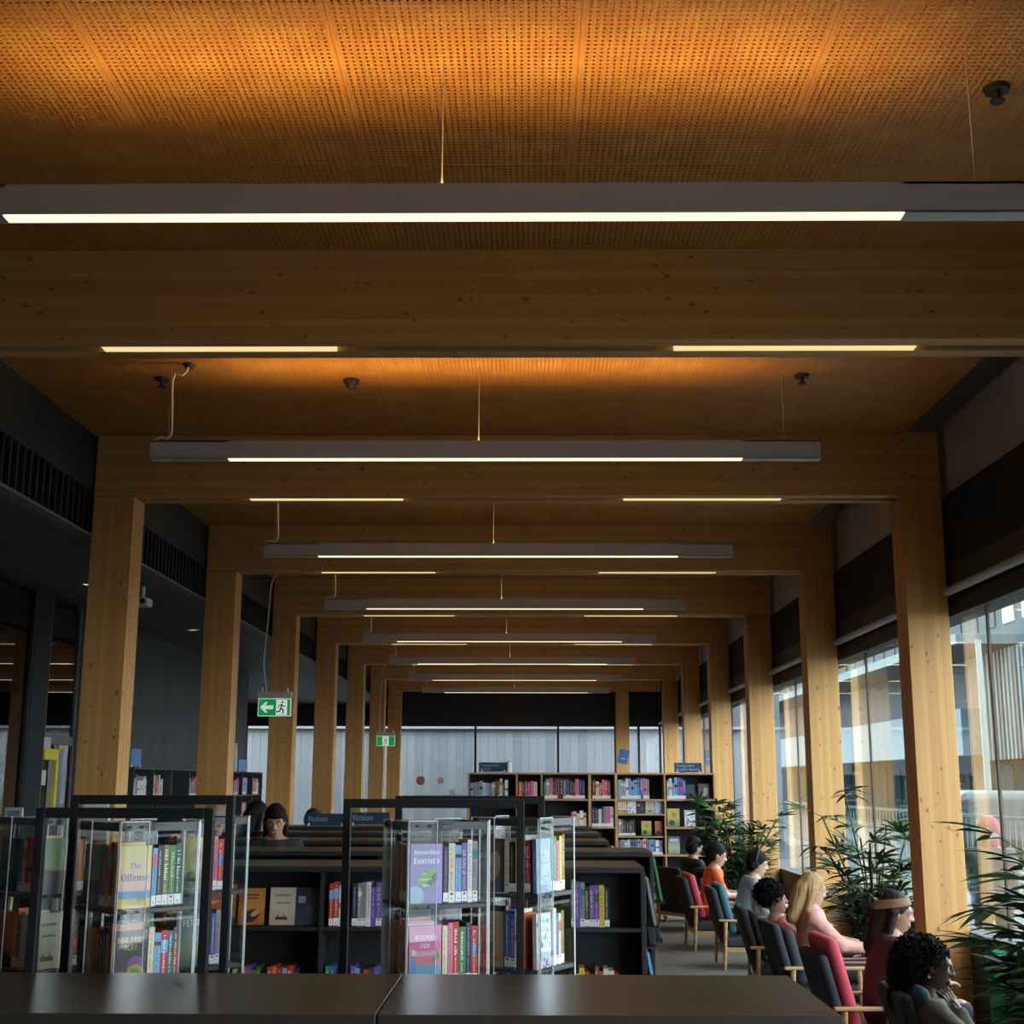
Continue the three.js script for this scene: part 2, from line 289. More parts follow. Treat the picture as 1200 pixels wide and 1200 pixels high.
// pendant lamps
{
  const body = M(.50, .47, .46, .55), stripDown = new THREE.MeshStandardMaterial({ color: 0x000000, emissive: lin(1, .84, .48), emissiveIntensity: 1.8 });
  const stripUp = new THREE.MeshStandardMaterial({ color: 0x000000, emissive: lin(1, .8, .45), emissiveIntensity: 3 });
  const wireM = M(.55, .5, .42, .4), cableM = M(.72, .66, .5, .5);
  const XA = -2.47, XB = 2.08, LA = -1.935, LB = 1.55, W = .075, H = .13, Y = 4.0;
  for (let n = 0; n <= NP; n++) {
    const d = 8.62 + (n - 2) * STEP; if (d < .5) continue;
    const t = thing('pendant_lamp', n === 0 ? 'long pendant strip lamp hung over the photographer' : n === NP ? 'long grey pendant strip lamp hung just before the end wall beam' : `long grey pendant strip lamp hung just before the ${nth[n]} timber beam`, 'lamp', [0, Y, -d], 0, 'pendant strip lamps');
    obj('housing', mg([span(XA, XB, 0.006, H, W / 2, W / 2 - .004), span(XA, XB, 0.006, H, -W / 2, -W / 2 + .004), span(XA, LA, 0, .012, -W / 2, W / 2), span(LB, XB, 0, .012, -W / 2, W / 2), span(XA, XA + .004, 0, H, -W / 2, W / 2), span(XB - .004, XB, 0, H, -W / 2, W / 2), span(XA, LA, H - .01, H, -W / 2, W / 2), span(LB, XB, H - .01, H, -W / 2, W / 2), span(LA, LB, .03, H - .07, -W / 2 + .004, W / 2 - .004)]), body, t);
    obj('diffuser', span(LA, LB, .002, .03, -W / 2 + .004, W / 2 - .004), stripDown, t);
    obj('uplight', span(LA, LB, H - .07, H - .062, -W / 2 + .004, W / 2 - .004), stripUp, t);
    areaLight(LB - LA, .06, DOWN_RADIANCE, [(LA + LB) / 2, Y - .004, -d], true);
    areaLight(LB - LA, .062, UP_RADIANCE, [(LA + LB) / 2, Y + H - .058, -d], false);
    for (const x of [-2.36, -.235, 1.84]) { const wr = obj('wire', rod([x, H, 0], [x, HC - Y, 0], .0022, .0022, 6), wireM, t); obj('wire_grip', cyl(.006, .003, .035, x, H + .018, 0, 8), wireM, wr); }
    obj('power_cable', tube([[-2.46, H + .012, 0], [-2.41, H + .03, .012], [-2.36, H + .02, .012], [-2.335, H + .06, .012], [-2.34, H + .2, .01], [-2.35, H + .42, .008], [-2.33, HC - Y - .07, .01], [-2.29, HC - Y - .09, .01], [-2.25, HC - Y - .05, .01], [-2.245, HC - Y, .01]], .0085, 44, 7), cableM, t);
  }
  // smoke detectors and sprinklers on the ceiling
  const dk = M(.02, .02, .022, .5);
  const spr = (x, d, label, big) => { const t = thing(big ? 'smoke_detector' : 'ceiling_sprinkler', label, big ? 'detector' : 'sprinkler', [x, HC, -d]);
    obj('base_plate', cyl(big ? .055 : .05, big ? .06 : .055, .02, 0, -.01, 0, 20), dk, t);
    obj('body', cyl(big ? .03 : .012, big ? .045 : .018, .04, 0, -.04, 0, 16), dk, t);
    obj('tip', cyl(big ? .018 : .03, big ? .024 : .03, .008, 0, -.063, 0, 16), dk, t); };
  spr(2.05, 4.99, 'dark ceiling sprinkler beside the wire of the first pendant lamp', false);
  spr(-2.52, 8.95, 'dark ceiling sprinkler beside the power cable of the second pendant lamp', false);
  spr(-1.17, 9.0, 'dark round smoke detector between second pendant lamp and second beam', true);
  spr(2.04, 8.9, 'dark ceiling sprinkler beside the bare wire of the second pendant lamp', false);
  for (let n = 0; n <= NP; n++) { const d = 8.62 + (n - 2) * STEP; if (d < .5) continue; const t = thing('ceiling_outlet', `dark round ceiling outlet feeding the ${n === 0 ? 'lamp over the photographer' : nth[n] + ' pendant lamp'}`, 'outlet', [-2.245, HC, -d - .01], 0, 'ceiling outlets of the lamps'); obj('cup', cyl(.03, .045, .03, 0, -.015, 0, 18), dk, t); }
}
// downlights in the soffit
for (const [x, d, l] of [[-4.41, 17.5, 'small round downlight in the soffit before the boarded wall'], [-4.46, 13.4, 'small round downlight in the soffit before the glass door'], [-6.2, 29, 'small round downlight in the soffit near the end glazing']]) {
  const t = thing('downlight', l, 'downlight', [x, SOF, -d]);
  obj('ring', new THREE.TorusGeometry(.075, .012, 8, 24).rotateX(Math.PI / 2), M(.3, .3, .3, .4), t);
  obj('lens', cyl(.066, .066, .006, 0, -.001, 0, 24), new THREE.MeshStandardMaterial({ color: 0, emissive: lin(1, .8, .6), emissiveIntensity: .9 }), t);
  const s = new THREE.SpotLight(lin(1, .75, .5), 3, 0, .7, .6, 2); s.position.set(x, SOF - .02, -d); s.target.position.set(x, 0, -d); s.castShadow = true; scene.add(s, s.target);
}
{ const t = thing('projector', 'small white projector mounted under the soffit beside the second timber column', 'projector', [-3.95, SOF, -13.6]); obj('mount', cyl(.02, .02, .12, 0, -.06, 0), whitePaint, t); obj('body', rbox(.16, .09, .2, .02, 0, -.165, 0), whitePaint, t); obj('lens', new THREE.CylinderGeometry(.025, .025, .03, 16).rotateX(Math.PI / 2).translate(.03, -.165, .11), blackMetal, t); }
// ---------------------------------------------------------------- outside
{
  const n1 = vnoise(64, 64, 21);
  const gt = dataTex(256, 256, (x, y) => { const k = .8 + .4 * n1(x / 256, y / 256); return [toS(.06 * k), toS(.065 * k), toS(.065 * k)]; }); gt.repeat.set(1 / 3, 1 / 3);
  struct('ground', metric(span(-60, 90, -.4, -.2, 60, -120)), new THREE.MeshStandardMaterial({ map: gt, roughness: .85 }), 'asphalt street outside the glass wall', 'ground');
  struct('pavement', span(GX + .2, 8.2, -.2, -.03, 40, -70, .01), M(0.048, 0.066, 0.069, .85), 'pale concrete pavement along the glass wall outside', 'pavement');
  // pale ribbed building just outside the end glazing
  const e = thing('ribbed_building', 'pale ribbed metal building seen through the end glazing', 'building', [0, -.2, -39]);
  obj('wall', span(-16, 7.5, 0, 9, 0, -6), M(0.113, 0.115, 0.128, .7), e);
  const rg = rbox(.237, 6.4, .02, .006), rm = [M(0.117, 0.123, 0.131, .6), M(0.100, 0.105, 0.118, .6), M(0.131, 0.132, 0.143, .6)];
  for (let x = -11.5; x < 6; x += .24) { const o = obj('rib', rg, rm[Math.floor(rnd() * 3)], e); o.position.set(x, 3.2, .012); }
  obj('ledge', span(-12, 6.5, 3.62, 3.74, .03, .2), M(0.168, 0.168, 0.182, .6), e);
  // long street building across the road, far down the street
  const b = thing('street_building', 'grey street building with white fascia and dark shopfront across the road', 'building', [19, -.2, -84]);
  obj('wall', span(0, 14, 0, 14, -34, 40.5), M(0.035, 0.054, 0.060, .8), b);
  obj('fascia', span(-1.3, 0, 3.2, 5.1, -34, 30, .02), M(0.073, 0.111, 0.120, .6), b);
  obj('canopy', span(-2.6, .2, 7.3, 7.7, -34, 34, .03), M(0.078, 0.116, 0.125, .6), b);
  obj('upper_recess', span(-.12, 0, 5.1, 6.7, -34, 30), M(0.012, 0.014, 0.016, .7), b);
  obj('shopfront', span(-.15, 0, .2, 3.2, -34, 40), P(0.0108, 0.0168, 0.0192, .9, { specularIntensity: 0 }), b);
  const fin = rbox(.10, 4.2, .2, .01), fm = M(0.073, 0.102, 0.106, .6), fm2 = M(0.030, 0.043, 0.047, .6);
  obj('screen_back', span(-.5, 0, 3.0, 7.2, 30.4, 40.2), M(0.026, 0.037, 0.040, .7), b);
  for (let z = 30.6; z < 40; z += .42) { const o = obj('screen_fin', fin, rnd() < .6 ? fm : fm2, b); o.position.set(-.56, 5.1, z); }
  for (let z = -32; z < 38; z += 2.6) { obj('shop_window', span(-.2, -.14, .5, 2.8, z, z + 1.9), rnd() < .5 ? P(0.0264, 0.0444, 0.0504, .9, { specularIntensity: 0 }) : P(0.0156, 0.0240, 0.0288, .9, { specularIntensity: 0 }), b); }
  for (let z = -31; z < 39; z += 2.1) { const lit = z > 30 && z < 36; obj('upper_window', span(-.05, 0, 8.3, 9.3, z, z + 1.2), lit ? new THREE.MeshStandardMaterial({ color: lin(.3, .3, .2), emissive: lin(1, .9, .45), emissiveIntensity: .35 }) : M(0.013, 0.026, 0.029, .7), b); }
  // white posts and railing along the kerb
  for (const [d, h, l] of [[42, 6.6, 'tall white street post nearest the fin screen'], [50, 6.6, 'tall white street post by the white fascia']]) { const t = thing('street_post', l, 'post', [14.5, -.2, -d]); obj('shaft', cyl(.11, .09, h, 0, h / 2, 0), M(0.108, 0.156, 0.166, .5), t); obj('foot', cyl(.2, .18, .12, 0, .06, 0), M(0.086, 0.125, 0.134, .5), t); }
  const rl = thing('street_railing', 'white metal railing along the far kerb of the street', 'railing', [8.9, -.2, -30]);
  obj('top_rail', span(-.03, .03, 1.42, 1.48, -16, 11), M(0.108, 0.154, 0.164, .5), rl); obj('bottom_rail', span(-.02, .02, .3, .34, -16, 11), M(0.108, 0.154, 0.164, .5), rl);
  const bg = cyl(.012, .012, 1.1, 0, 0, 0, 6), bm = M(0.104, 0.148, 0.158, .5);
  for (let z = -16; z < 11; z += .3) { const o = obj('baluster', bg, bm, rl); o.position.set(0, .87, z); }
  // parked van, pale
  const v = thing('parked_van', 'pale van parked beyond the railing outside the glass wall', 'van', [12.6, -.2, -38]);
  obj('body', rbox(1.9, 1.5, 4.6, .25, 0, 1.15, 0, 3), M(0.030, 0.043, 0.046, .35), v); obj('window', rbox(1.94, .5, 3.2, .1, 0, 1.5, .2, 2), M(0.006, 0.011, 0.015, .1), v);
  for (const s of [-1, 1]) for (const z of [-1.5, 1.5]) obj('wheel', new THREE.CylinderGeometry(.33, .33, .22, 20).rotateZ(Math.PI / 2).translate(s * .85, .33, z), blackMetal, v);
}
// ---------------------------------------------------------------- books: one atlas of spines and covers
const HUES = [['red', '#b5322c'], ['maroon', '#5e1d24'], ['orange', '#cf6c2a'], ['yellow', '#d2b032'], ['olive', '#70702c'], ['green', '#3c7d4a'], ['dark green', '#1f4636'], ['teal', '#2a7a80'], ['light blue', '#6fa4d0'], ['blue', '#2c5fa4'], ['navy', '#1c2a4a'], ['purple', '#6a50a0'], ['pink', '#d2708f'], ['cream', '#d6cba8'], ['white', '#d4d6d2'], ['grey', '#868888'], ['black', '#1b1c20'], ['brown', '#63462c']];
const AT = 2048, SW = 64, SH = 640, PERROW = 32;
const cv = document.createElement('canvas'); cv.width = AT; cv.height = AT; const cx = cv.getContext('2d');
cx.fillStyle = '#cfc8b6'; cx.fillRect(0, 0, AT, AT);
const spines = [];                                            // { hue, x, y }
{
  const r = rng(77);
  for (let k = 0; k < 64; k++) {
    const hi = k % 18, [hue, hex] = HUES[hi], x = (k % PERROW) * SW, y = Math.floor(k / PERROW) * SH;
    cx.fillStyle = hex; cx.fillRect(x, y, SW, SH);
    const pale = ['yellow', 'cream', 'white', 'light blue', 'pink', 'grey', 'orange'].includes(hue);
    const inks = pale ? ['#262626', '#7a2a2a', '#24406a', '#ffffff'] : ['#f0ece0', '#e6d9a0', '#ffffff', '#e8a0a0'];
    const ink = inks[Math.floor(r() * 4)];
    if (r() < .35) { cx.fillStyle = HUES[Math.floor(r() * 18)][1]; const h0 = 40 + r() * 300; cx.fillRect(x + 10, y + h0, SW - 10, 40 + r() * 120); }
    // title and author as illegible strokes, running down the spine
    cx.fillStyle = ink; let yy = y + 40 + r() * 40; const w = 14 + r() * 18, end = y + 330 + r() * 80, xc = x + 36 + (r() - .5) * 6;
    while (yy < end) { const l = 7 + r() * 12; cx.fillRect(xc - w / 2, yy, w * (.35 + .65 * r()), l * .55); if (r() < .5) cx.fillRect(xc - w / 2, yy, w, 3); yy += l + 4; if (r() < .12) yy += 22; }
    yy = end + 16; while (yy < y + 500) { const l = 5 + r() * 6; cx.fillRect(xc - 7, yy, 14 * (.4 + .6 * r()), l * .55); yy += l + 3; }
    if (k % 5 !== 4) {                                          // library label at the foot, some with a heart
      cx.fillStyle = '#e4e6e4'; cx.fillRect(x + 10, y + 520, SW - 10, 104);
      cx.fillStyle = '#444'; cx.fillRect(x + 26, y + 585, 22, 5); cx.fillRect(x + 30, y + 598, 14, 5);
      if (k % 2) { cx.fillStyle = pick(['#c22b3a', '#c22b3a', '#3a2230']); const hx = x + 37, hy = y + 540; cx.beginPath(); cx.arc(hx - 7, hy, 8, 0, 7); cx.arc(hx + 7, hy, 8, 0, 7); cx.fill(); cx.beginPath(); cx.moveTo(hx - 15, hy + 3); cx.lineTo(hx + 15, hy + 3); cx.lineTo(hx, hy + 22); cx.fill(); }
    }
    cx.fillStyle = hex; cx.fillRect(x, y, 9, SH);               // plain board colour
    spines.push({ hue, x, y });
  }
}
const CW = 256, CH = 384, covers = [];
function cover(desc, draw) { const k = covers.length, x = (k % 8) * CW, y = 1280 + Math.floor(k / 8) * CH; cx.save(); cx.beginPath(); cx.rect(x, y, CW, CH); cx.clip(); cx.translate(x, y); draw(cx); cx.restore(); covers.push({ desc, x, y }); return k; }
const bg = (c, ...st) => { const g = c.createLinearGradient(0, 0, 0, CH); st.forEach((s, i) => g.addColorStop(i / (st.length - 1), s)); c.fillStyle = g; c.fillRect(0, 0, CW, CH); };
const txt = (c, s, x, y, size, col, font = 'sans-serif', bold = true) => { c.fillStyle = col; c.font = `${bold ? 'bold ' : ''}${size}px ${font}`; c.textAlign = 'center'; c.fillText(s, x, y); };
const flat = (c, col) => { c.fillStyle = col; c.fillRect(0, 0, CW, CH); };
const C = {};
C.lilac = cover('lilac green-leaf', (c) => { flat(c, '#9a86c8'); c.fillStyle = '#7fb04e'; c.beginPath(); c.ellipse(140, 215, 90, 42, -.5, 0, 7); c.fill(); c.fillStyle = '#55704e'; c.beginPath(); c.ellipse(175, 235, 60, 22, -.8, 0, 7); c.fill(); c.fillStyle = '#a6c8dc'; c.beginPath(); c.ellipse(40, 330, 70, 60, 0, 0, 7); c.fill(); txt(c, 'Bernardine', 128, 68, 38, '#f2eef8'); txt(c, 'Evaristo', 128, 128, 54, '#f2eef8'); txt(c, 'The', 110, 200, 22, '#f2f2e0'); txt(c, "Emperor's", 120, 236, 22, '#f2f2e0'); txt(c, 'Babe', 128, 276, 24, '#f2f2e0'); });
C.pink = cover('pink two-figure', (c) => { bg(c, '#c860a4', '#dc7a94', '#e69a80'); c.fillStyle = '#6fa8c0'; c.fillRect(0, 250, CW, 90); c.fillStyle = '#c8744e'; c.fillRect(0, 335, CW, 50); c.fillStyle = '#6f90d0'; c.fillRect(12, 195, 44, 90); c.fillStyle = '#d8d8c8'; c.beginPath(); c.arc(36, 170, 20, 0, 7); c.fill(); c.fillStyle = '#2f9a58'; c.beginPath(); c.moveTo(215, 140); c.lineTo(245, 200); c.lineTo(180, 245); c.fill(); txt(c, 'BOOKED', 132, 92, 44, '#f4dcec'); txt(c, 'FOR', 128, 142, 40, '#f4dcec'); txt(c, 'SUMMER', 132, 192, 40, '#f0c8d8'); });
C.beach = cover('beach-scene', (c) => { bg(c, '#d8c878', '#e6c890', '#e8b8a8', '#e0a0a0'); c.fillStyle = '#3c8cc0'; c.fillRect(0, 280, CW, 46); c.fillStyle = '#d8b42c'; c.fillRect(0, 326, CW, 60); c.fillStyle = '#222c34'; for (let i = 0; i < 9; i++) c.fillRect(150 + i * 9, 312 + (i % 3) * 6, 4, 26); txt(c, 'The', 128, 140, 46, '#3c58a8', 'serif', true); txt(c, 'Offense', 128, 218, 58, '#3c58a8', 'serif', true); });
C.dark = cover('dark bowl-picture', (c) => { flat(c, '#3a2c30'); c.fillStyle = '#b04a78'; c.beginPath(); c.arc(60, 300, 60, 0, 7); c.fill(); c.fillStyle = '#8c4a90'; c.beginPath(); c.arc(170, 220, 66, 0, 7); c.fill(); c.fillStyle = '#d0b23c'; c.beginPath(); c.ellipse(170, 262, 72, 56, 0, 0, 7); c.fill(); c.fillStyle = '#7fa03c'; c.beginPath(); c.ellipse(165, 258, 40, 30, 0, 0, 7); c.fill(); txt(c, 'EGG DROP', 128, 70, 44, '#dcc468'); txt(c, 'PLAY', 128, 118, 44, '#dcc468'); });
C.grey = cover('grey green lettered', (c) => { bg(c, '#4a5a64', '#7a90a0', '#a8b070', '#6a7a8a'); txt(c, 'PETER', 128, 100, 62, '#f0f0f0'); });
C.green = cover('sage green brown-footed', (c) => { bg(c, '#5f8048', '#86a062'); c.fillStyle = '#4a2c2c'; c.fillRect(0, 232, CW, 160); });
C.tan = cover('tan orange-lettered', (c) => { flat(c, '#a88c60'); c.fillStyle = '#b86a38'; for (let j = 0; j < 4; j++) for (let i = 0; i < 5; i++) c.fillRect(34 + i * 40, 40 + j * 38, 26, 24); c.fillStyle = '#6a6858'; c.fillRect(40, 220, 120, 80); c.fillStyle = '#b86a38'; c.fillRect(60, 310, 140, 30); });
C.teal = cover('dark teal mountain', (c) => { bg(c, '#1d3a3c', '#1f4a52'); c.fillStyle = '#0c1416'; c.beginPath(); c.moveTo(0, 384); c.lineTo(160, 210); c.lineTo(256, 384); c.fill(); });
C.rust = cover('rust dark-hilled', (c) => { bg(c, '#c07844', '#a85c30'); c.fillStyle = '#3c2430'; c.beginPath(); c.moveTo(0, 330); c.lineTo(80, 240); c.lineTo(256, 320); c.lineTo(256, 384); c.lineTo(0, 384); c.fill(); });
C.blue = cover('pale blue marbled', (c) => { bg(c, '#8fb4dc', '#b4ccec', '#9ab8e0'); const r = rng(5); for (let i = 0; i < 40; i++) { c.fillStyle = ['#c8d8f0', '#a0a8dc', '#b0d0e8'][i % 3]; c.beginPath(); c.ellipse(r() * CW, r() * CH, 20 + r() * 30, 8 + r() * 14, r() * 3, 0, 7); c.fill(); } });
C.white = cover('white pink-speckled', (c) => { flat(c, '#d6dbe2'); const r = rng(6); for (let i = 0; i < 26; i++) { c.fillStyle = ['#5a6a80', '#c85a70', '#8a90a8', '#e0a8a8'][i % 4]; c.beginPath(); c.ellipse(r() * CW, r() * CH, 8 + r() * 22, 6 + r() * 16, r() * 3, 0, 7); c.fill(); } });
C.face = cover('brown profile-picture', (c) => { bg(c, '#4a3a38', '#5a4440', '#2c4460'); c.fillStyle = '#a8887c'; c.beginPath(); c.ellipse(160, 200, 60, 110, .2, 0, 7); c.fill(); c.fillStyle = '#40566c'; c.beginPath(); c.ellipse(60, 220, 70, 90, 0, 0, 7); c.fill(); });
C.gold = cover('golden', (c) => { bg(c, '#b87a34', '#c88c3c', '#a86a2c'); c.fillStyle = '#4a3424'; c.beginPath(); c.ellipse(130, 290, 90, 60, -.6, 0, 7); c.fill(); c.fillStyle = '#d8a078'; c.beginPath(); c.ellipse(170, 260, 50, 26, -.6, 0, 7); c.fill(); c.fillStyle = '#8a3c24'; c.fillRect(50, 60, 150, 22); c.fillRect(60, 96, 130, 16); });
C.cream = cover('cream boat-picture', (c) => { bg(c, '#b8ac98', '#c4b8a0', '#b8a888'); c.fillStyle = '#3a3c3c'; c.fillRect(60, 300, 120, 30); c.fillRect(80, 275, 12, 30); c.fillRect(140, 270, 10, 30); c.fillStyle = '#6a7a80'; c.fillRect(50, 70, 150, 18); c.fillRect(60, 150, 140, 14); });
C.night = cover('dark blue pale-patched', (c) => { bg(c, '#2a2c3c', '#26344c', '#343c50'); c.fillStyle = '#a89a88'; c.fillRect(30, 90, 80, 70); c.fillStyle = '#5a4c50'; c.fillRect(120, 180, 90, 90); });
C.leafy = cover('yellow green illustrated', (c) => { bg(c, '#c0a840', '#a8b060', '#607850'); c.fillStyle = '#c0784a'; c.beginPath(); c.arc(140, 130, 56, 0, 7); c.fill(); c.fillStyle = '#3a4a34'; c.beginPath(); c.arc(90, 300, 60, 0, 7); c.fill(); });
const atlas = new THREE.CanvasTexture(cv); atlas.colorSpace = THREE.SRGBColorSpace; atlas.anisotropy = 8;
const bookMat = new THREE.MeshStandardMaterial({ map: atlas, roughness: .45 });
const pageMat = M(.62, .57, .47, .9);
function faceUV(g, face, x0, y0, x1, y1) {                     // pixel rect of the atlas onto one face of a BoxGeometry
  const uv = g.attributes.uv, U = (x) => x / AT, V = (y) => 1 - y / AT, o = face * 4;
  uv.setXY(o, U(x0), V(y0)); uv.setXY(o + 1, U(x1), V(y0)); uv.setXY(o + 2, U(x0), V(y1)); uv.setXY(o + 3, U(x1), V(y1));
}
const plainRect = (s) => [s.x + 2, s.y + 2, s.x + 7, s.y + SH - 2];
// a book standing with its spine to +z at z = 0, base at y = 0
function spineGeo(t, h, dep, k) {
  const s = spines[k], g = new THREE.BoxGeometry(t, h, dep); g.translate(0, h / 2, -dep / 2);
  faceUV(g, 0, ...plainRect(s)); faceUV(g, 1, ...plainRect(s)); faceUV(g, 2, 2, 2050, 10, 2060); faceUV(g, 3, ...plainRect(s)); faceUV(g, 4, s.x + 10, s.y, s.x + SW, s.y + SH); faceUV(g, 5, ...plainRect(s));
  faceUV(g, 2, s.x + 2, s.y + 2, s.x + 7, s.y + 20); return g;
}
function coverGeo(w, h, t, k, k2) {
  const s = spines[k2], c = covers[k], g = new THREE.BoxGeometry(w, h, t); g.translate(0, h / 2, -t / 2);
  for (const f of [0, 1, 2, 3, 5]) faceUV(g, f, ...plainRect(s)); faceUV(g, 4, c.x, c.y, c.x + CW, c.y + CH); return g;
}
const used = new Map();
function uniqueLabel(o, base, h = 0) { const e = used.get(base); if (e && h) { base = (h > e ? 'taller ' : 'shorter ') + base; } else if (!e) used.set(base, h || 1); o.userData.label = base; }
function place(o, frame, x, y, z = 0, turn = 0) {              // frame: { p: [x, y, z], a: turn } of the shelf front
  const c = Math.cos(frame.a), s = Math.sin(frame.a); o.position.set(frame.p[0] + c * x + s * z, frame.p[1] + y, frame.p[2] - s * x + c * z); o.rotation.y = frame.a + turn; return o;
}
const sizeWord = (t) => t > .034 ? 'thick' : t < .018 ? 'slim' : '';
function spineBook(frame, x, y, t, h, dep, k, where, group, lean = 0, parts = false, z = 0) {
  const o = parts ? new THREE.Group() : shade(new THREE.Mesh(spineGeo(t, h, dep, k), bookMat));
  o.name = numbered('book'); scene.add(o); place(o, frame, x, y + .0015, z); o.userData = { category: 'book', group };
  if (parts) {
    const b = .0025, s = spines[k];
    obj('spine', spineGeo(t, h, b * 2, k), bookMat, o);
    for (const q of [-1, 1]) { const g = new THREE.BoxGeometry(b, h, dep); for (let f = 0; f < 6; f++) faceUV(g, f, ...plainRect(s)); g.translate(q * (t / 2 - b / 2), h / 2, -dep / 2 - .001); obj('board', g, bookMat, o); }
    obj('page_block', box(t - 2.2 * b, h - .008, dep - .008, 0, h / 2, -dep / 2), pageMat, o);
  }
  if (lean) { o.rotation.order = 'YXZ'; o.rotation.z = lean; }
  return { o, hue: spines[k].hue, t, h, where };
}
// a run of spines from x0 to x1; labels say the neighbours' colours and the place
function run(frame, x0, x1, y, where, group, o = {}) {
  const list = []; let x = x0;
  while (true) {
    const t = rr(o.t0 ?? .016, o.t1 ?? .042), h = rr(o.h0 ?? .2, o.h1 ?? .26); if (x + t > x1) break;
    const ks = o.hues ? spines.map((s, i) => i).filter((i) => o.hues.includes(spines[i].hue)) : null;
    const k = ks ? pick(ks) : Math.floor(rnd() * 64);
    list.push(spineBook(frame, x + t / 2, y, t, h, Math.min(o.dep ?? .15, h * .7), k, where, group, 0, o.parts, o.z ?? 0)); x += t + .0012;
  }
  labelRun(list, where); return list;
}
function labelRun(list, where) {
  list.forEach((b, i) => {
    const l = list[i - 1]?.hue, r = list[i + 1]?.hue;
    const nb = l && r ? `between ${l} and ${r}` : l ? `last after ${l}` : r ? `first before ${r}` : 'alone';
    uniqueLabel(b.o, `${sizeWord(b.t)} ${b.hue} book ${nb}, ${where}`.trim(), b.h);
  });
}
function faceBook(frame, x, y, w, h, t, k, hueIdx, where, group, tilt = 0, z = 0, turn = 0) {
  const o = shade(new THREE.Mesh(coverGeo(w, h, t, k, hueIdx), bookMat)); o.name = numbered('book'); scene.add(o); place(o, frame, x, y + .002 + t * tilt * 1.1, z, turn);
  o.rotation.order = 'YXZ'; o.rotation.x = -tilt; o.userData = { category: 'book', group }; uniqueLabel(o, `face-out ${covers[k].desc} book, ${where}`); return o;
}
const HI = (hue) => spines.findIndex((s) => s.hue === hue);
// ---------------------------------------------------------------- low black bookcases in rows
const topMat = M(.055, .046, .038, .34), tray = M(.014, .015, .017, .5);
function lowCase(label, x0, x1, d, depth, H, mods, tiers, name = 'low_bookcase') {
  const t = thing(name, label, 'bookcase', [0, 0, -d], 0, name === 'low_bookcase' ? 'low black bookcases in rows' : undefined);
  const w = (x1 - x0) / mods;
  for (let i = 0; i < mods; i++) {
    const a = x0 + i * w, b = a + w;
    obj('top_board', rbox(w - .003, .008, depth + .02, .002, (a + b) / 2, H - .004, -depth / 2 + .005), topMat, t); obj('top_edge', rbox(w - .003, .026, depth + .016, .002, (a + b) / 2, H - .0215, -depth / 2 + .005), blackBoard, t);
    obj('divider', span(a, a + .02, 0, H - .032, 0, -depth), blackBoard, t);
    for (const y of tiers) obj('shelf_board', span(a + .02, b, y - .022, y, -.004, -depth + .004, .002), blackBoard, t);
    obj('kickplate', span(a + .02, b, 0, .07, -.03, -.045), blackBoard, t);
  }
  obj('end_panel', span(x1 - .022, x1 + .006, 0, H - .032, .003, -depth, .003), blackBoard, t);
  obj('spine_panel', span(x0, x1, .07, H - .032, -depth / 2 + .008, -depth / 2 - .008), blackBoard, t);
  return t;
}
const ROWH = 1.38;
const ord5 = ['first', 'second', 'third', 'fourth', 'fifth'];
const ROWS = [[7.82, .77, -2.97], [9.55, .98, -2.9], [11.3, .78, -2.9], [13.05, .8, -2.9], [14.8, .8, -2.9]];
ROWS.forEach(([d, x1, x0], i) => lowCase(`long low black bookcase, ${ord5[i]} row behind the spinning book displays`, x0, x1, d, .62, ROWH, 4, [.08, .585, 1.04]));
